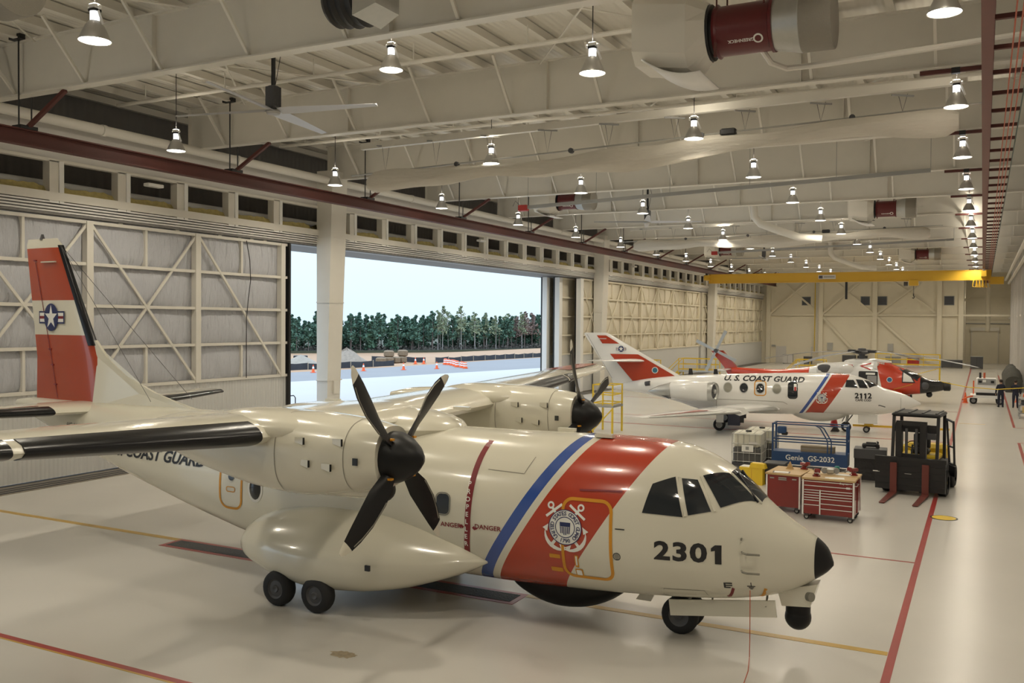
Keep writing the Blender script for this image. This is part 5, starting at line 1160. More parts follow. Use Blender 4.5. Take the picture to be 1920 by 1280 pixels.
# scissor lift
t = thing('scissor_lift', 'blue scissor lift with guard rails behind the tool chests', 'scissor lift', (-6.48, 32.4, 0), R(2))
G().box(0, 2.5, 0, .78, .55, .98).o('platform_skirt', 'lift', t)
g = G(); v, f = text_mesh('Genie  GS-2032', .25, .012, sx=1.0); g.v = [(1.28+a, -.008, .78+b) for a, b in v]; g.f = f; g.o('model_lettering', 'printwhite', t)
G().box(.1, 2.4, .1, .7, .14, .42).o('chassis', 'grey', t)
for k in range(3): G().bar((.2, .08, .34+.05*k), (2.3, .08, .42+.03*k), .05, .05).o('scissor_arm', 'dgrey', t)
for x_ in (.35, 2.15):
    for y_ in (.06, .72): wheel(t, (x_, y_, .16), .16, .11, 'grey', 'lift_wheel', 16)
def rail(pts, r=.024): G().tube(pts, r, 6).o('guard_rail', 'lift', t)
for y_ in (.03, .75):
    for z in (1.32, 1.42, 1.93): rail([(.03,y_,z), (2.47,y_,z)])
    for x_ in (.03, 2.47): rail([(x_,y_,.9), (x_,y_,1.95)], .035)
rail([(1.45,.03,1.93),(1.6,.03,1.85),(1.85,.03,1.42),(1.85,.03,.92)]); rail([(1.55,.03,1.93),(1.72,.03,1.85),(1.97,.03,1.42),(1.97,.03,.92)])
for x_ in (.03, 2.47):
    for z in (1.4, 1.93): rail([(x_,.03,z), (x_,.75,z)])
G().bbox((.33,.12,1.72), (.3,.22,.25), .03).o('control_box', 'lift', t); G().bbox((.42,.1,1.6), (.2,.15,.12), .02).o('joystick_box', 'black', t)
t = thing('cardboard_box', 'flat brown carton lying on the scissor lift platform', 'box', (-5.55, 32.7, .98)); G().box(0, 1.1, 0, .35, 0, .2).o('carton', mat('cardboard', (.27,.22,.15), .8), t); G().box(.02,1.08,-.004,.0,.09,.11).o('tape', 'grey', t)
# liquid totes
def tote(loc, label):
    t = thing('liquid_tote', label, 'tote', loc, R(4), group='caged liquid totes')
    G().box(0, 1.06, 0, 1.15, 0, .13).o('pallet', 'dgrey', t)
    G().bbox((.53,.575,.42), (1.0,1.09,.58), .05).o('tank_lower', 'ibcgrey', t); G().bbox((.53,.575,.97), (1.0,1.09,.54), .06).o('tank_upper', 'ibcwhite', t)
    G().cyl((.53,.5,1.23), (.53,.5,1.29), .11, n=16).o('fill_cap', 'black', t)
    for z in (.18, .5, .84, 1.2): G().tube([(-.01,-.01,z),(1.07,-.01,z),(1.07,1.16,z),(-.01,1.16,z),(-.01,-.01,z)], .013, 5).o('cage_hoop', 'galv', t)
    for k in range(6):
        for (x_, y_) in ((.0+k*.212, -.01), (1.07, k*.232), (.0+k*.212, 1.16)): G().cyl((x_, y_, .13), (x_, y_, 1.22), .011, n=5).o('cage_bar', 'galv', t)
    for k in range(3): G().cyl((.25+.27*k, -.01, 1.24), (.25+.27*k, 1.16, 1.24), .011, n=5).o('cage_bar', 'galv', t)
    G().box(.36, .78, -.03, -.02, .55, .8).o('label_plate', 'printwhite', t); G().box(.5, .62, -.034, -.03, .62, .74).o('label_print', 'grey', t); G().box(.62, .92, -.03, -.02, .84, .92).o('label_plate', 'panelgrey', t)
tote((-8.25, 34.0, .1), 'caged liquid tote with dark lower half, nearest the camera of the pair')
tote((-8.05, 35.4, .1), 'second caged liquid tote standing behind the first')
pb = G().bbox((-7.6, 35.0, .05), (1.6, 2.9, .1), .02).o('spill_pallet', 'dgrey'); tag(pb, 'dark low pallet under the two liquid totes', 'pallet')
# yellow bin, black bin, black crate with printer
t = thing('yellow_cabinet', 'yellow steel bin with raised lid in front of the totes', 'bin', (-7.25, 30.9, 0), R(-5)); G().box(0, .8, 0, .6, 0, .56).o('bin_body', 'yellow', t); g = G(); g.prism([(.35,-.02,.56),(.9,-.02,.56),(.85,-.02,.72),(.4,-.02,.72)], (0,.3,0)); g.o('bin_lid', 'yellow', t); G().box(.42,.44,-.012,0,.04,.52).o('bin_seam', 'crane', t); G().box(.0,.5,.1,.5,.56,.575).o('lid_paper', 'printwhite', t)
t = thing('black_bin', 'black plastic bin between the yellow bin and the lift', 'bin', (-6.4, 31.1, 0)); G().loft([[(0,0,0),(.55,0,0),(.55,.6,0),(0,.6,0)], [(-.05,-.05,.7),(.6,-.05,.7),(.6,.65,.7),(-.05,.65,.7)]]).o('bin_body', 'black', t); G().box(-.07,.62,-.07,.67,.7,.74).o('bin_rim', 'dgrey', t)
t = thing('equipment_crate', 'black crate beside the forklift with a hand press on top', 'crate', (-3.85, 33.2, 0), R(3)); G().box(0, 1.0, 0, .8, .08, .82).o('crate_body', mat('wrapped_black', (.02,.02,.022), .25, bump=.6, bscale=6), t); G().box(-.02, 1.02, -.02, .82, .82, 1.14).o('crate_lid', 'dgrey', t)
for x_ in (.1, .85): G().box(x_, x_+.1, 0, .8, 0, .08).o('skid', 'black', t)
t = thing('roller_jack', 'small black floor jack lying on the black crate', 'jack', (-3.55, 33.5, 1.14), .15); G().bbox((.2,.15,.1), (.55,.26,.1), .03).o('jack_frame', 'black', t); G().box(.05,.38,.08,.2,.15,.2).o('jack_arm', 'dgrey', t); G().cyl((.42,.02,.2), (.42,.3,.2), .035, n=8).o('saddle', 'black', t)
for x_ in (-.02, .42):
    for y_ in (.0, .3): G().cyl((x_, y_-.025, .06), (x_, y_+.025, .06), .06, n=12).o('jack_wheel', 'black', t)
# forklift, forks towards the camera
t = thing('forklift', 'black cab forklift with two red-brown forks, parked on the red line', 'forklift', (-1.9, 31.6, 0), R(-6))
G().box(-1.08, .98, -.28, -.18, .16, 1.12).o('carriage_plate', 'black', t); G().box(-1.1, 1.0, -.3, -.16, 1.08, 1.2).o('carriage_rail', 'black', t)
for k in range(4): G().box(-1.0, .95, -.3, -.27, .3+.2*k, .34+.2*k).o('carriage_slat', 'black', t)
for x_ in (-.62, .32):
    fk = G().box(x_, x_+.2, -.37, -.29, .05, 1.02).o('fork', 'forkred', t); G().loft([[(x_,-.37,.03),(x_+.2,-.37,.03),(x_+.2,-.37,.1),(x_,-.37,.1)], [(x_+.02,-2.1,.02),(x_+.18,-2.1,.02),(x_+.18,-2.1,.04),(x_+.02,-2.1,.04)]]).o('fork_blade', 'forkred', fk)
for x_ in (-.42, .3):
    G().box(x_-.09, x_+.09, -.16, .06, .1, 2.3).o('mast_rail', 'black', t)
G().box(-.5, .4, -.12, .02, 2.2, 2.34).o('mast_crosshead', 'black', t); G().box(-.45, .35, -.1, 0, 1.15, 1.3).o('mast_tie', 'black', t)
for x_ in (-.2, .1): G().cyl((x_,-.05,.2), (x_,-.05,2.1), .045, n=8).o('lift_cylinder', 'dgrey', t)
G().bbox((0,1.35,.62), (1.45,2.3,.8), .08).o('truck_body', 'dgrey', t); G().bbox((0,2.35,.95), (1.4,.75,.9), .12).o('counterweight', 'yellow', t)
G().bbox((0,1.5,1.08), (1.2,.9,.16), .05).o('engine_hood', 'yellow', t); G().bbox((0,1.35,1.25), (.55,.5,.2), .06).o('seat_cushion', 'black', t); G().bbox((0,1.62,1.55), (.52,.14,.5), .05).o('seat_back', 'black', t)
for x_ in (-.66, .66):
    G().bar((x_, .2, .95), (x_, .42, 2.45), .09, .1).o('cab_pillar', 'black', t); G().bar((x_, 1.75, 1.0), (x_, 1.7, 2.45), .09, .1).o('cab_pillar', 'black', t)
G().bbox((0,1.05,2.5), (1.45,1.5,.12), .04).o('cab_roof', 'black', t)
for k in range(4): G().bar((-.6+.4*k, .35, 2.57), (-.6+.4*k, 1.75, 2.57), .06, .04).o('roof_slat', 'dgrey', t)
G().box(-.7, .7, .36, .4, 1.95, 2.2).o('light_bar', 'black', t); G().box(.35, .6, .3, .38, 1.75, 1.95).o('work_light', 'dgrey', t)
g = G(); g.lathe((-.15, .75, 1.5), (0,-.5,.85), [(0,.17),(.02,.19),(.04,.17),(.02,.155),(0,.17)], 20); g.o('steering_wheel', 'black', t, True); G().cyl((-.15,.6,1.2), (-.15,.75,1.5), .03, n=8).o('steering_column', 'black', t)
dr = G(); P4 = [(.95,.75,1.0),(1.15,.35,1.0),(1.1,.35,2.35),(.85,.8,2.4)]
for a, b in zip(P4, P4[1:]+P4[:1]): dr.bar(a, b, .06, .06)
dd = dr.o('cab_door', 'black', t); G().prism([(.93,.72,.95),(1.17,.32,.95),(1.16,.34,.62),(.95,.7,.62)], (.03,.02,0)).o('door_panel', 'black', dd); G().bar((.92,.74,1.55), (1.13,.35,1.55), .05, .05).o('door_bar', 'black', dd)
for sx in (-1, 1):
    for y_, r_, x_ in ((.35, .42, .82), (2.3, .40, .78)):
        g = G(); g.lathe((sx*x_-.14*sx, y_, r_), (sx,0,0), [(0,r_*.5),(0,r_*.85),(.05,r_),(.25,r_),(.3,r_*.85),(.3,r_*.5)], 26); ww_ = g.o('tyre', 'rubber', t, True)
        G().lathe((sx*x_-.1*sx, y_, r_), (sx,0,0), [(.2,0),(.22,r_*.3),(.15,r_*.5)], 20).o('wheel_hub', 'yellow', ww_, True)
for x_ in (-.95, .0): G().bar((x_-.2, -.285, .7), (x_, -.285, .7), .01, .03).o('white_mark', 'printwhite', t)

# ================================================================== far equipment
t = thing('ground_power_cart', 'white ground power cart on a flatbed beside the two people', 'power cart', (-.35, 70.2, 0))
G().bbox((.63,.75,1.2), (1.25,1.4,1.15), .05).o('generator_housing', 'white', t); G().box(-.35,1.6,-.1,1.7,.42,.62).o('flatbed', 'white', t); G().box(.0,1.3,-.02,.05,.62,.8).o('bumper_strip', 'black', t)
pn = G().box(.1,1.2,.02,.05,1.35,1.75).o('control_panel', 'grey', t)
for k, (x_, z_) in enumerate(((.25,1.55),(.5,1.6),(1.0,1.55))): G().cbox((x_,.01,z_), (.2,.03,.16)).o('gauge', 'black' if k != 1 else 'white', pn)
for x_ in (-.15, 1.45):
    for y_ in (.15, 1.5): wheel(t, (x_, y_, .24), .24, .16, 'grey', 'cart_wheel', 16)
for x_, m_ in ((.25,'black'),(.5,'cable')): G().cyl((x_,.5,1.75), (x_,.5,2.15), .07, n=8).o('exhaust_stack', m_, t)
G().tube([(-.2,-.1,.55),(-.5,-.6,.5),(-.8,-1.0,.35)], .05, 6).o('drawbar', 'orange', t); G().bar((-.15,.1,.7), (-.15,.1,1.6), .08, .08).o('red_post', 'orange', t)
for k, (x_, y_) in enumerate(((-1.0, 71.0), (2.25, 73.5), (2.6, 72.2))):
    t = thing('traffic_cone', 'orange cone %s' % ['on the floor beside the white power cart', 'by the wall behind the two people', 'nearest the wall behind the two people'][k], 'cone', (x_, y_, 0), group='indoor cones'); G().lathe((0,0,0), (0,0,1), [(.03,.14),(.72,.03),(.74,0)], 14).o('cone_body', 'orange', t, True); G().box(-.19,.19,-.19,.19,0,.035).o('cone_base', 'orange', t)
t = thing('steel_cart', 'grey steel cart with a tan shelf at the picture edge by the wall', 'cart', (1.95, 60.4, 0))
for z in (.3, .75, 1.1): G().box(0, 1.2, 0, 1.8, z, z+.05).o('shelf', 'grey', t)
for x_ in (0, 1.15):
    for y_ in (0, 1.75): G().box(x_, x_+.05, y_, y_+.05, 0, 1.2).o('cart_post', 'grey', t)
G().bbox((.6,.5,.94), (1.0,.8,.3), .06).o('covered_part', 'dgrey', t); G().box(.15, 1.1, -.01, .03, .36, .72).o('tan_drawer', mat('manila', (.55,.40,.16), .6), t)
t = thing('covered_machinery', 'bulky machinery under a dark grey tarpaulin against the wall', 'machinery', (2.3, 84, 0))
rr = []
for i in range(12):
    u = i/11; rr.append([(.62*math.cos(a)*(1+.1*math.sin(i*2)), u*14, 0.85+(.85+.3*math.sin(i*1.7))*math.sin(a)*(.55 if i in (0, 11) else 1) if math.sin(a) > -.2 else .0) for a in [2*math.pi*k/14 for k in range(14)]])
G().loft(rr).o('tarpaulin', mat('tarpaulin', (.06,.06,.05), .8, bump=1, bscale=3), t, True)
for k in range(4): G().cbox((-.5, 1.5+3.5*k, .25), (.25, .5, .5)).o('machine_foot', 'dgrey', t)
t = thing('barrier_tape', 'yellow barrier tape strung from the helicopter nose to the wall', 'tape', (0, 0, 0))
G().tube([(-2.6,68.9,1.55),(-.9,68.6,1.25),(.9,68.3,1.18),(2.9,68.0,1.4)], .03, 5).o('tape_run', 'yellow', t); G().cyl((-2.6,68.9,1.55), (-2.75,68.9,1.2), .05, n=6).o('tape_tie', 'redbox', t)
# yellow maintenance stands
def stand(loc, rz, wd, dp, h, label, stairs):
    t = thing('maintenance_stand', label, 'work stand', loc, rz, group='yellow maintenance stands')
    G().box(0, wd, 0, dp, h-.1, h).o('deck', 'galv', t)
    for x_ in (0.04, wd-.04):
        for y_ in (.04, dp-.04):
            G().box(x_-.04, x_+.04, y_-.04, y_+.04, 0, h-.1).o('leg', 'yellow', t); G().box(x_-.03, x_+.03, y_-.03, y_+.03, h, h+1.0).o('rail_post', 'yellow', t)
    n_ = max(2, int(wd/1.3))
    for k in range(1, n_): G().box(wd*k/n_-.025, wd*k/n_+.025, .01, .06, h, h+1.0).o('rail_post', 'yellow', t)
    for z in (h+.08, h+.5, h+.97):
        for y_ in (.04, dp-.04): G().box(0, wd, y_-.025, y_+.025, z, z+.05).o('hand_rail', 'yellow', t)
        for x_ in (.04, wd-.04): G().box(x_-.025, x_+.025, 0, dp, z, z+.05).o('hand_rail', 'yellow', t)
    G().bar((.04,.04,.1), (wd-.04,.04,h-.15), .05, .05).o('cross_brace', 'yellow', t)
    if stairs:
        s_ = stairs; L_ = h*1.0
        for y_ in (.1, dp-.1):
            G().bar((-L_ if s_ < 0 else wd+L_, y_, .05), (0 if s_ < 0 else wd, y_, h-.05), .05, .14).o('stringer', 'yellow', t); G().bar((-L_ if s_ < 0 else wd+L_, y_, .95), (0 if s_ < 0 else wd, y_, h+.95), .05, .05).o('stair_rail', 'yellow', t)
        for k in range(int(h/.25)):
            u = (k+1)*.25/h; x_ = (-L_*(1-u) if s_ < 0 else wd+L_*(1-u)); G().box(x_-.12, x_+.12, .12, dp-.12, h*u-.04, h*u).o('tread', 'galv', t)
stand((-22.6, 74.2, 0), 0, 3.2, 1.4, 1.45, 'yellow railed work stand behind the tail rotor', -1)
stand((-13.3, 75.5, 0), 0, 2.2, 1.4, 1.55, 'yellow stair stand between the tail rotor and the helicopter cabin', -1)
stand((-8.4, 86.0, 0), 0, 5.2, 1.3, 1.85, 'long yellow railed platform beyond the helicopter rotor', 0)
stand((-17.0, 41.6, 0), R(0), 1.1, 1.4, 1.35, 'small yellow railed stand beside the far propeller of plane 2301', 0)
stand((-25.3, 72.5, 0), 0, 1.4, 1.2, 1.3, 'short yellow ladder stand near the door wall behind the jet tail', 0)
far_boxes = [(-21.5,127.8,1.0,.9,1.0,'dgrey','dark cabinet'),(-16.5,127.5,1.6,1.0,1.3,'dgrey','dark tall cabinet'),(-14.6,127.5,1.2,1.0,1.3,'black','black cabinet'),(-11.2,127.6,1.8,.9,1.2,'grey','grey workbench'),(-8.6,127.6,1.4,.9,1.1,'redbox','red tool cabinet'),(-4.6,127.4,2.4,1.2,1.0,'dgrey','long dark crate'),(-1.3,126.5,1.4,1.0,1.5,'dgrey','dark upright rack'),(-24.2,127.5,1.3,.9,1.2,'panelgrey','pale cabinet')]
for k, (x_, y_, w_, d_, h_, m_, lb) in enumerate(far_boxes):
    t = thing('storage_cabinet', '%s against the far wall, %s in the row from the doors' % (lb, ORD[[1,2,3,4,5,6,7,0][k]]), 'cabinet', (x_, y_, 0), group='cabinets along the far wall')
    G().box(0, w_, 0, d_, .08, h_).o('cabinet_body', m_, t); G().box(w_*.5-.01, w_*.5+.01, -.015, 0, .1, h_-.05).o('door_gap', 'black', t); G().box(-.02, w_+.02, -.02, d_, h_, h_+.05).o('cabinet_top', 'grey', t)
    for q in (.06, w_-.12): G().box(q, q+.06, .05, d_-.05, 0, .08).o('foot', 'black', t)
# rolling ladder by the doorway column
t = thing('rolling_ladder', 'black tubular step frame standing just outside by the doorway column', 'ladder', (-29.3, 32.5, 0))
for x_ in (0, .6): G().tube([(x_,0,0),(x_,0,1.75),(x_,.12,1.86),(x_,.85,1.86),(x_,.97,1.75),(x_,.97,.0)], .025, 6).o('side_hoop', 'black', t)
for k in range(4): G().box(0, .6, .1+.2*k, .35+.2*k, .25+.25*k, .28+.25*k).o('step', 'dgrey', t)
# ================================================================== outdoors: kerb fence, cones, piles, vehicles, trees
M['silt'] = mat('silt_fence_black', (.035,.04,.05), .8, noise=.3, nscale=3); M['post'] = mat('wood_stake', (.45,.38,.28), .8)
def gz(x_): return 0 if x_ > -66 else (-5.4*min(1, (-66-x_)/99.0))
def silt(pts, label):
    t = thing('silt_fence', label, 'fence', (pts[0][0], pts[0][1], 0))
    for (xa, ya), (xb, yb) in zip(pts[:-1], pts[1:]):
        L_ = math.hypot(xb-xa, yb-ya); n = max(1, int(L_/2.6))
        for k in range(n):
            a, b = k/n, (k+1)/n; p = (xa+(xb-xa)*a-pts[0][0], ya+(yb-ya)*a-pts[0][1]); q = (xa+(xb-xa)*b-pts[0][0], ya+(yb-ya)*b-pts[0][1])
            h0 = .62+.1*random.random(); G().loft([[(p[0],p[1],-.05),(p[0]+.03,p[1],-.05),(p[0]+.03,p[1],h0),(p[0],p[1],h0)], [((p[0]+q[0])/2-.1,(p[1]+q[1])/2,-.05),((p[0]+q[0])/2-.07,(p[1]+q[1])/2,-.05),((p[0]+q[0])/2-.07,(p[1]+q[1])/2,h0-.08),((p[0]+q[0])/2-.1,(p[1]+q[1])/2,h0-.08)], [(q[0],q[1],-.05),(q[0]+.03,q[1],-.05),(q[0]+.03,q[1],h0),(q[0],q[1],h0)]]).o('fabric_panel', 'silt', t)
            G().box(p[0]+.02, p[0]+.08, p[1]-.03, p[1]+.03, -.05, .78).o('stake', 'post', t)
silt([(-72,66),(-66.6,76),(-64.0,84),(-63.2,91.5)], 'black silt fence by the dirt piles beyond the apron')
silt([(-63.2,100.8),(-62.0,112),(-60.9,125),(-59.9,136),(-59,150)], 'long black silt fence curving along the road towards the van')
silt([(-72,99),(-68,101),(-64.5,100.5)], 'short black silt fence between the dirt piles and the orange barrels')
M['ground_white'] = mat('reflective_white', (.8,.8,.8), .5)
cp = None
for k, (x_, y_) in enumerate(((-61.23,74.15),(-59.89,76.34),(-58.89,79.58),(-56.64,83.86),(-54.87,87.91),(-63.2,96.2),(-62.6,97.2))):
    lb = 'orange road cone with white bands on the asphalt, %s from the doorway edge' % ORD[k]
    if cp is None:
        cp = thing('road_cone', lb, 'cone', (x_, y_, 0), group='road cones on the asphalt')
        G().box(-.22,.22,-.22,.22,0,.05).o('cone_base', 'orange', cp); G().lathe((0,0,.05), (0,0,1), [(0,.17),(.75,.04),(.76,0)], 14).o('cone_body', 'orange', cp, True); G().lathe((0,0,.05), (0,0,1), [(.38,.112),(.58,.077)], 14).o('white_band', 'ground_white', cp)
    else: dup(cp, (x_, y_, 0), lb)
bp = None
for k in range(11):
    u = k/10; x_ = -60.0+u*7.2+random.uniform(-.2,.2); y_ = 98-u*7.3+random.uniform(-.3,.3); lb = 'orange and white barrel in the row across the asphalt, %s from the fence end' % ORD[k]
    if bp is None:
        bp = thing('traffic_barrel', lb, 'barrel', (x_, y_, 0), group='barrels across the asphalt')
        G().lathe((0,0,0), (0,0,1), [(0,.3),(.12,.3),(.13,.24),(.7,.2),(.72,0)], 14, True).o('barrel_body', 'orange', bp, True); G().lathe((0,0,0), (0,0,1), [(.25,.236),(.38,.227)], 14).o('white_band', 'ground_white', bp); G().lathe((0,0,0), (0,0,1), [(.5,.22),(.62,.21)], 14).o('white_band', 'ground_white', bp)
    else: dup(bp, (x_, y_, 0), lb)
def pile(loc, r, h, m, label, rough):
    rings = []
    for i in range(8):
        u = i/7; rings.append([(r*(1-u)**.9*math.cos(a)*(1+rough*random.uniform(-.3,.3)), r*(1-u)**.9*math.sin(a)*(1+rough*random.uniform(-.3,.3)), h*u*(1+rough*random.uniform(-.15,.1))) for a in [2*math.pi*k/22 for k in range(22)]])
    ob = G().loft(rings).o('dirt_pile', m, None, True, loc); tag(ob, label, 'pile')
pile((-69.5, 82.0, gz(-69.5)-.1), 3.2, 1.75, mat('gravel_grey', (.30,.26,.21), .95, noise=.2, nscale=3), 'smooth grey gravel pile by the doorway edge', .08)
pile((-70.5, 91.8, gz(-70.5)-.1), 3.4, 2.3, mat('rubble_brown', (.27,.22,.17), .95, noise=.4, nscale=3), 'lumpy brown dirt pile behind the silt fence', .5)
mb = mat('bale_brown', (.22,.16,.10), .95, noise=.4, nscale=4)
for k, (x_, y_, z_) in enumerate(((-67.6,95.0,0),(-67.4,96.4,0),(-67.2,97.6,0),(-67.0,98.8,0),(-67.5,96.6,.85),(-67.0,99.0,.85))):
    ob = G().bbox((0,0,.42), (1.1,1.05,.85), .15).o('straw_bale', mb, None, True, (x_, y_, z_+gz(x_))); tag(ob, 'brown bale in the stack behind the silt fence, %s' % ['nearest the dirt pile','second along','third along','at the end','on top in the middle','on top at the end'][k], 'bale', 'stacked bales')
t = thing('box_trailer', 'pale box trailer parked beyond the dirt piles at the doorway edge', 'trailer', (-83, 92.5, gz(-83)), R(40))
G().box(-4.5, 1.8, 0, 2.4, .9, 3.6).o('trailer_box', mat('trailer_pale', (.62,.68,.76), .5), t); G().box(-4.5,1.85,-.02,2.42,.8,.95).o('frame_rail', 'dgrey', t); G().box(-1.4,-1.1,-.03,-.01,2.9,3.1).o('side_mark', 'redbox', t)
for x_ in (-3.6, -2.6, 1.0): wheel(t, (x_, .1, .45), .45, .3, 'grey', 'trailer_wheel', 16)
t = thing('generator_skid', 'dark generator unit in front of the pale trailer', 'generator', (-78.3, 92.3, gz(-78.3)), R(40)); G().bbox((0,0,.85), (1.8,1.2,1.3), .06).o('generator_case', 'black', t); G().box(-.35,.25,-.62,-.6,.7,1.2).o('white_panel', 'white', t); G().box(-.9,.9,-.6,.6,0,.2).o('skid_frame', 'dgrey', t)
t = thing('delivery_van', 'white van parked at the edge of the woods', 'van', (-150, 341, gz(-150)+.3), R(30))
G().loft([[(-2.6,-.95,.5),(2.6,-.95,.5),(2.6,.95,.5),(-2.6,.95,.5)], [(-2.7,-.97,1.2),(2.65,-.97,1.15),(2.65,.97,1.15),(-2.7,.97,1.2)], [(-2.65,-.9,2.3),(1.2,-.9,2.3),(1.2,.9,2.3),(-2.65,.9,2.3)]]).o('van_body', 'white', t); G().box(-1.9, 1.0, -.96, -.93, 1.4, 2.0).o('side_window', 'glass', t)
for x_ in (-1.7, 1.7):
    for y_ in (-.8, .8): wheel(t, (x_, y_, .38), .38, .25, 'grey', 'van_wheel', 14)

# ---- the wood: pines in front, a stand of pale birches, some autumn trees
rnd = random.Random(3)
leafm = {}
for nm, c_ in (('pine', (.075,.145,.10)), ('pine2', (.085,.16,.10)), ('birch', (.22,.26,.16)), ('autumn', (.22,.155,.13))):
    leafm[nm] = mat('foliage_'+nm, c_, .9, noise=.45, nscale=.6)
M['trunk'] = mat('pine_bark', (.16,.125,.11), .95); M['birchbark'] = mat('birch_bark', (.42,.39,.37), .9)
def make_tree(kind, H_, seed):
    r_ = random.Random(seed); t = bpy.data.objects.new({'pine':'pine_tree','pine2':'pine_tree','birch':'birch_tree','autumn':'autumn_tree'}[kind], None); COL.objects.link(t)
    bend = r_.uniform(-.6,.6) if kind == 'birch' else r_.uniform(-.25,.25); pts = [(bend*math.sin(u*2.4), bend*.5*math.sin(u*1.9), H_*u) for u in (0,.25,.5,.75,.97)]
    G().tube(pts, [.2,.17,.13,.09,.03] if kind[0] == 'p' else [.17,.14,.11,.08,.03], 6).o('trunk', 'trunk' if kind[0] == 'p' or kind == 'autumn' else 'birchbark', t)
    g = G(); n = {'pine':460,'pine2':520,'birch':300,'autumn':280}[kind]; lo = {'pine':.40,'pine2':.14,'birch':.48,'autumn':.42}[kind]
    clumps = []
    for k in range(13):
        u = lo+(1-lo)*(k+.5)/13; w_ = (1.9*(1-((u-lo)/(1-lo))**1.6)+.55)*(1 if kind[0] == 'p' else 1.25); a = r_.uniform(0, 6.28); clumps.append((math.cos(a)*w_*.62, math.sin(a)*w_*.62, H_*u, w_*.62))
    for k in range(n):
        c_ = clumps[k % 13]; d = Vector((r_.gauss(0,1), r_.gauss(0,1), r_.gauss(0,.55))); d = d.normalized()*(r_.random()**.5)*c_[3]; p = Vector(c_[:3])+d; s_ = r_.uniform(.26,.62)*(1 if kind[0] == 'p' else .75)
        a = Vector((r_.gauss(0,1), r_.gauss(0,1), r_.gauss(0,.6))).normalized()*s_; b = a.cross(Vector((r_.gauss(0,1), r_.gauss(0,1), r_.gauss(0,1)))).normalized()*s_*.7
        i = len(g.v); g.v += [tuple(p-a-b), tuple(p+a-b*.6), tuple(p+a*.8+b), tuple(p-a*.7+b*1.1)]; g.f.append((i,i+1,i+2,i+3))
    cr = g.o('crown', leafm[kind], t)
    b_ = G()
    for k in range(7):
        u = (lo-.12 if kind[0] == 'p' else lo)+.07*k; a = r_.uniform(0,6.28); b_.cyl((bend*math.sin(u*2.4),0,H_*u), (math.cos(a)*1.2, math.sin(a)*1.2, H_*u+.7), .05, .02, n=4)
    b_.o('branches', 'trunk' if kind[0] == 'p' else 'birchbark', t)
    return t
protos = {k: [make_tree(k, h, 11*i+7) for i, h in enumerate(hs)] for k, hs in (('pine', (13.5,12.5,14.2)), ('pine2', (12.0,13.2)), ('birch', (15.5,14.2,16)), ('autumn', (14,12.8)))}
used = set()
LB = {'pine': ('dark green pine in the wood beyond the road', 'dark pines of the wood'), 'pine2': ('mid-green bushy pine in the wood beyond the road', 'bushy pines of the wood'), 'birch': ('pale-trunked birch standing taller than the pines', 'pale birches of the wood'), 'autumn': ('brownish autumn tree near the end of the wood', 'autumn trees of the wood')}
def put(kind, x_, y_, sc):
    L_ = protos[kind]; p = L_[rnd.randrange(len(L_))]
    if p.name in used: t = dup(p, (x_, y_, gz(x_)-.2))
    else: t = p; used.add(p.name); t.location = (x_, y_, gz(x_)-.2)
    t.rotation_euler = (0, 0, rnd.uniform(0, 6.28)); t.scale = (sc, sc, sc*rnd.uniform(.92,1.08)); tag(t, LB[kind][0], 'tree', LB[kind][1])
line_ = [(-222,205),(-197,236),(-172,270),(-154,316),(-152,372),(-140,460)]
def along(s):
    for a, b in zip(line_[:-1], line_[1:]):
        d = math.hypot(b[0]-a[0], b[1]-a[1])
        if s <= d: return a[0]+(b[0]-a[0])*s/d, a[1]+(b[1]-a[1])*s/d
        s -= d
    return line_[-1]
for row in range(4):
    s = row*.9
    while s < 262:
        x_, y_ = along(s); x_ += -row*4.5+rnd.uniform(-1.2,1.2); y_ += row*3+rnd.uniform(-1.2,1.2); az = -x_/y_   # larger towards the doorway's near edge
        if row < 2 and .50 < az < .63 and rnd.random() < .6: kind = 'birch'
        elif row < 2 and .455 < az < .52 and rnd.random() < .45: kind = 'autumn'
        else: kind = ('pine' if rnd.random() < .85 else 'pine2') if row < 2 else ('pine' if rnd.random() < .25 else 'pine2')
        sc = .86+.12*rnd.random()
        if az > .82: sc *= .86
        if az < .44: sc *= .72
        put(kind, x_, y_, sc); s += {0: 3.3, 1: 3.5, 2: 3.6, 3: 3.8}[row]*rnd.uniform(.85,1.15)
# undergrowth along the edge of the wood
g = G(); rr_ = random.Random(5)
for k in range(9000):
    s = rr_.uniform(0, 275); x_, y_ = along(s); q = rr_.random(); x_ += 2-16*q; y_ += 10*q+rr_.uniform(-1,1); h = rr_.uniform(.3, 2.2)*(1 if rr_.random() < .8 else 1.7); z = gz(x_)-.2+h*rr_.random(); a = rr_.uniform(0,6.28); w_ = rr_.uniform(.3,.8); i = len(g.v)
    g.v += [(x_-w_*math.cos(a), y_-w_*math.sin(a), z), (x_+w_*math.cos(a), y_+w_*math.sin(a), z+.1), (x_+w_*.4*math.cos(a+.6), y_+w_*.4*math.sin(a+.6), z+w_*1.1)]; g.f.append((i,i+1,i+2))
ug = g.o('undergrowth', mat('undergrowth_brown_green', (.10,.09,.075), .95, noise=.5, nscale=.4)); tag(ug, 'brown-green undergrowth along the edge of the wood', 'bushes', kind='stuff')

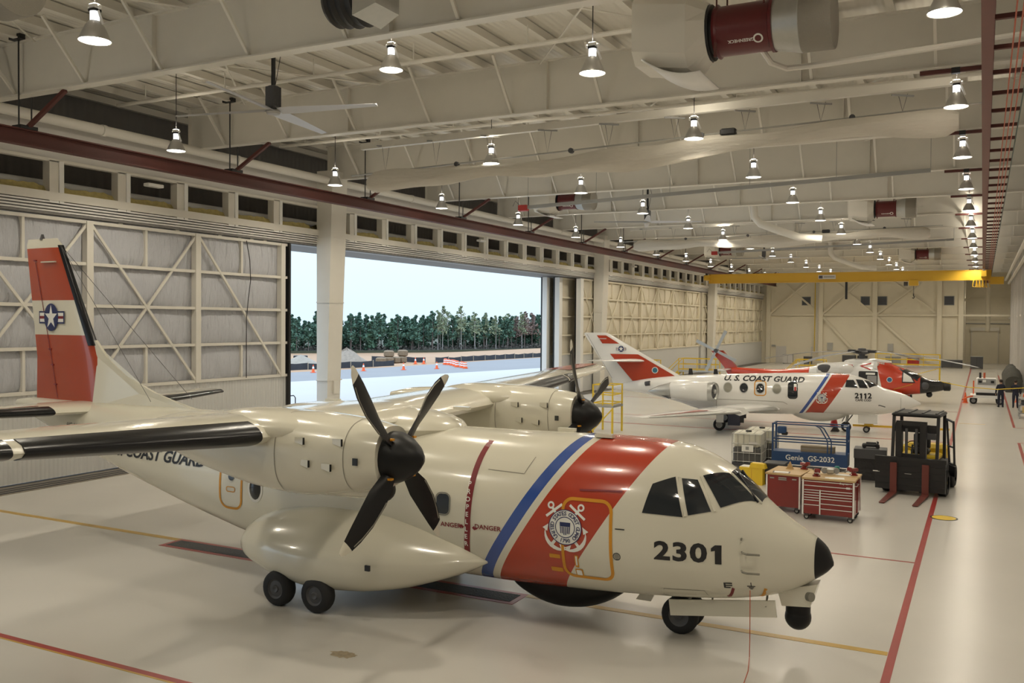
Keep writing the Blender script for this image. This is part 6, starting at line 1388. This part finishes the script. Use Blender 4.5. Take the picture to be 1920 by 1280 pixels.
# ================================================================== two people by the power cart
skinm = mat('skin_tone', (.42,.25,.17), .6); hairm = mat('hair_dark', (.03,.02,.015), .8)
def person(loc, rz, label, arm):
    t = thing('person', label, 'person', loc, rz, group='people by the power cart')
    V = [(0,0,.98),(0,.01,1.15),(0,.02,1.34),(0,.0,1.50),(0,.0,1.585),(0,.015,1.68),(0,.01,1.80)]; E_ = [(i,i+1) for i in range(6)]; r_ = [.155,.15,.165,.075,.062,.098,.075]
    rx = [1.15,1.05,1.2,1.0,1,.92,.9]; 
    for sg in (-1, 1):
        b = len(V); el = (sg*.27,.04,1.12) if arm != sg else (sg*.25,.16,1.16); wr = (sg*.28,.14,.90) if arm != sg else (sg*.16,.38,1.10)
        V += [(sg*.185,.0,1.43), el, wr]; r_ += [.085,.062,.045]; E_ += [(2,b),(b,b+1),(b+1,b+2)]
        b = len(V); V += [(sg*.10,.0,.90),(sg*.115,.01,.50),(sg*.12,-.02,.10),(sg*.14,.15,.04)]; r_ += [.115,.082,.058,.05]; E_ += [(0,b),(b,b+1),(b+1,b+2),(b+2,b+3)]
    me = bpy.data.meshes.new('body'); me.from_pydata(V, E_, []); ob = bpy.data.objects.new('body', me); COL.objects.link(ob); ob.parent = t
    sk = ob.modifiers.new('skin', 'SKIN'); sv = me.skin_vertices[0].data
    for i, rr in enumerate(r_): sv[i].radius = (rr*(rx[i] if i < 7 else 1), rr*(.72 if i < 3 else 1)); sv[i].use_root = (i == 0)
    su = ob.modifiers.new('smooth', 'SUBSURF'); su.levels = 2; su.render_levels = 2
    me.materials.append(mat_bands('coverall_navy', 0, 1.0, [(1.54, 3, (.42,.25,.17)), (-1, .085, (.008,.008,.008))], (.012,.014,.03), .75, 0))
    for sg in (-1, 1):
        w0 = Vector((sg*.28,.14,.90) if arm != sg else (sg*.16,.38,1.10)); d = Vector((0,.18,-1)).normalized() if arm != sg else Vector((-sg*.2,1,-.1)).normalized(); sd = Vector((0,1,.18)).normalized() if arm != sg else Vector((0,.1,1)).normalized()
        V2 = [w0, w0+d*.05, w0+d*.09]; E2 = [(0,1),(1,2)]; R2 = [.026,.034,.03]
        for k, (o_, L_) in enumerate(((-.03,.065),(-.01,.08),(.01,.075),(.03,.06))):
            b = len(V2); V2 += [w0+d*.10+sd*o_, w0+d*(.10+L_*.55)+sd*o_+Vector((-sg*.012,0,0)), w0+d*(.10+L_)+sd*o_+Vector((-sg*.03,0,0))]; R2 += [.011,.0095,.008]; E2 += [(2,b),(b,b+1),(b+1,b+2)]
        b = len(V2); V2 += [w0+d*.055+sd*.045, w0+d*.10+sd*.06]; R2 += [.011,.009]; E2 += [(1,b),(b,b+1)]
        mh_ = bpy.data.meshes.new('hand'); mh_.from_pydata([tuple(p) for p in V2], E2, []); hb = bpy.data.objects.new('hand', mh_); COL.objects.link(hb); hb.parent = t; hb.modifiers.new('skin', 'SKIN')
        for i, rr in enumerate(R2): mh_.skin_vertices[0].data[i].radius = (rr, rr); mh_.skin_vertices[0].data[i].use_root = (i == 0)
        s2 = hb.modifiers.new('smooth', 'SUBSURF'); s2.levels = 1; s2.render_levels = 1; mh_.materials.append(skinm)
        G().ball((sg*.098,.0,1.70), .03, 8, 6, (.4,.7,1)).o('ear', skinm, t, True); G().ball((sg*.035,.098,1.715), .014, 8, 6).o('eye', hairm, t, True)
        G().bbox((sg*.13,.06,.045), (.10,.29,.09), .03).o('shoe', 'black', t, True)
    G().ball((0,.115,1.68), .02, 8, 6, (.8,1,1.4)).o('nose', skinm, t, True); G().box(-.028,.028,.095,.104,1.635,1.645).o('mouth', 'acmaroon', t)
    g = G(); g.ball((0,-.006,1.745), .112, 16, 10, (.95,1.05,.98)); g.v = [(x_, y_ if y_ < .06 else .06, max(z, 1.70 if y_ > 0 else 1.645)) for x_, y_, z in g.v]; g.o('hair', hairm, t, True)
    return t
person((1.13, 68.4, 0), R(8), 'person in dark navy coveralls facing the white power cart, back to the camera', 1)
person((1.98, 68.4, 0), R(-4), 'person in dark navy coveralls nearest the wall, back to the camera', -1)
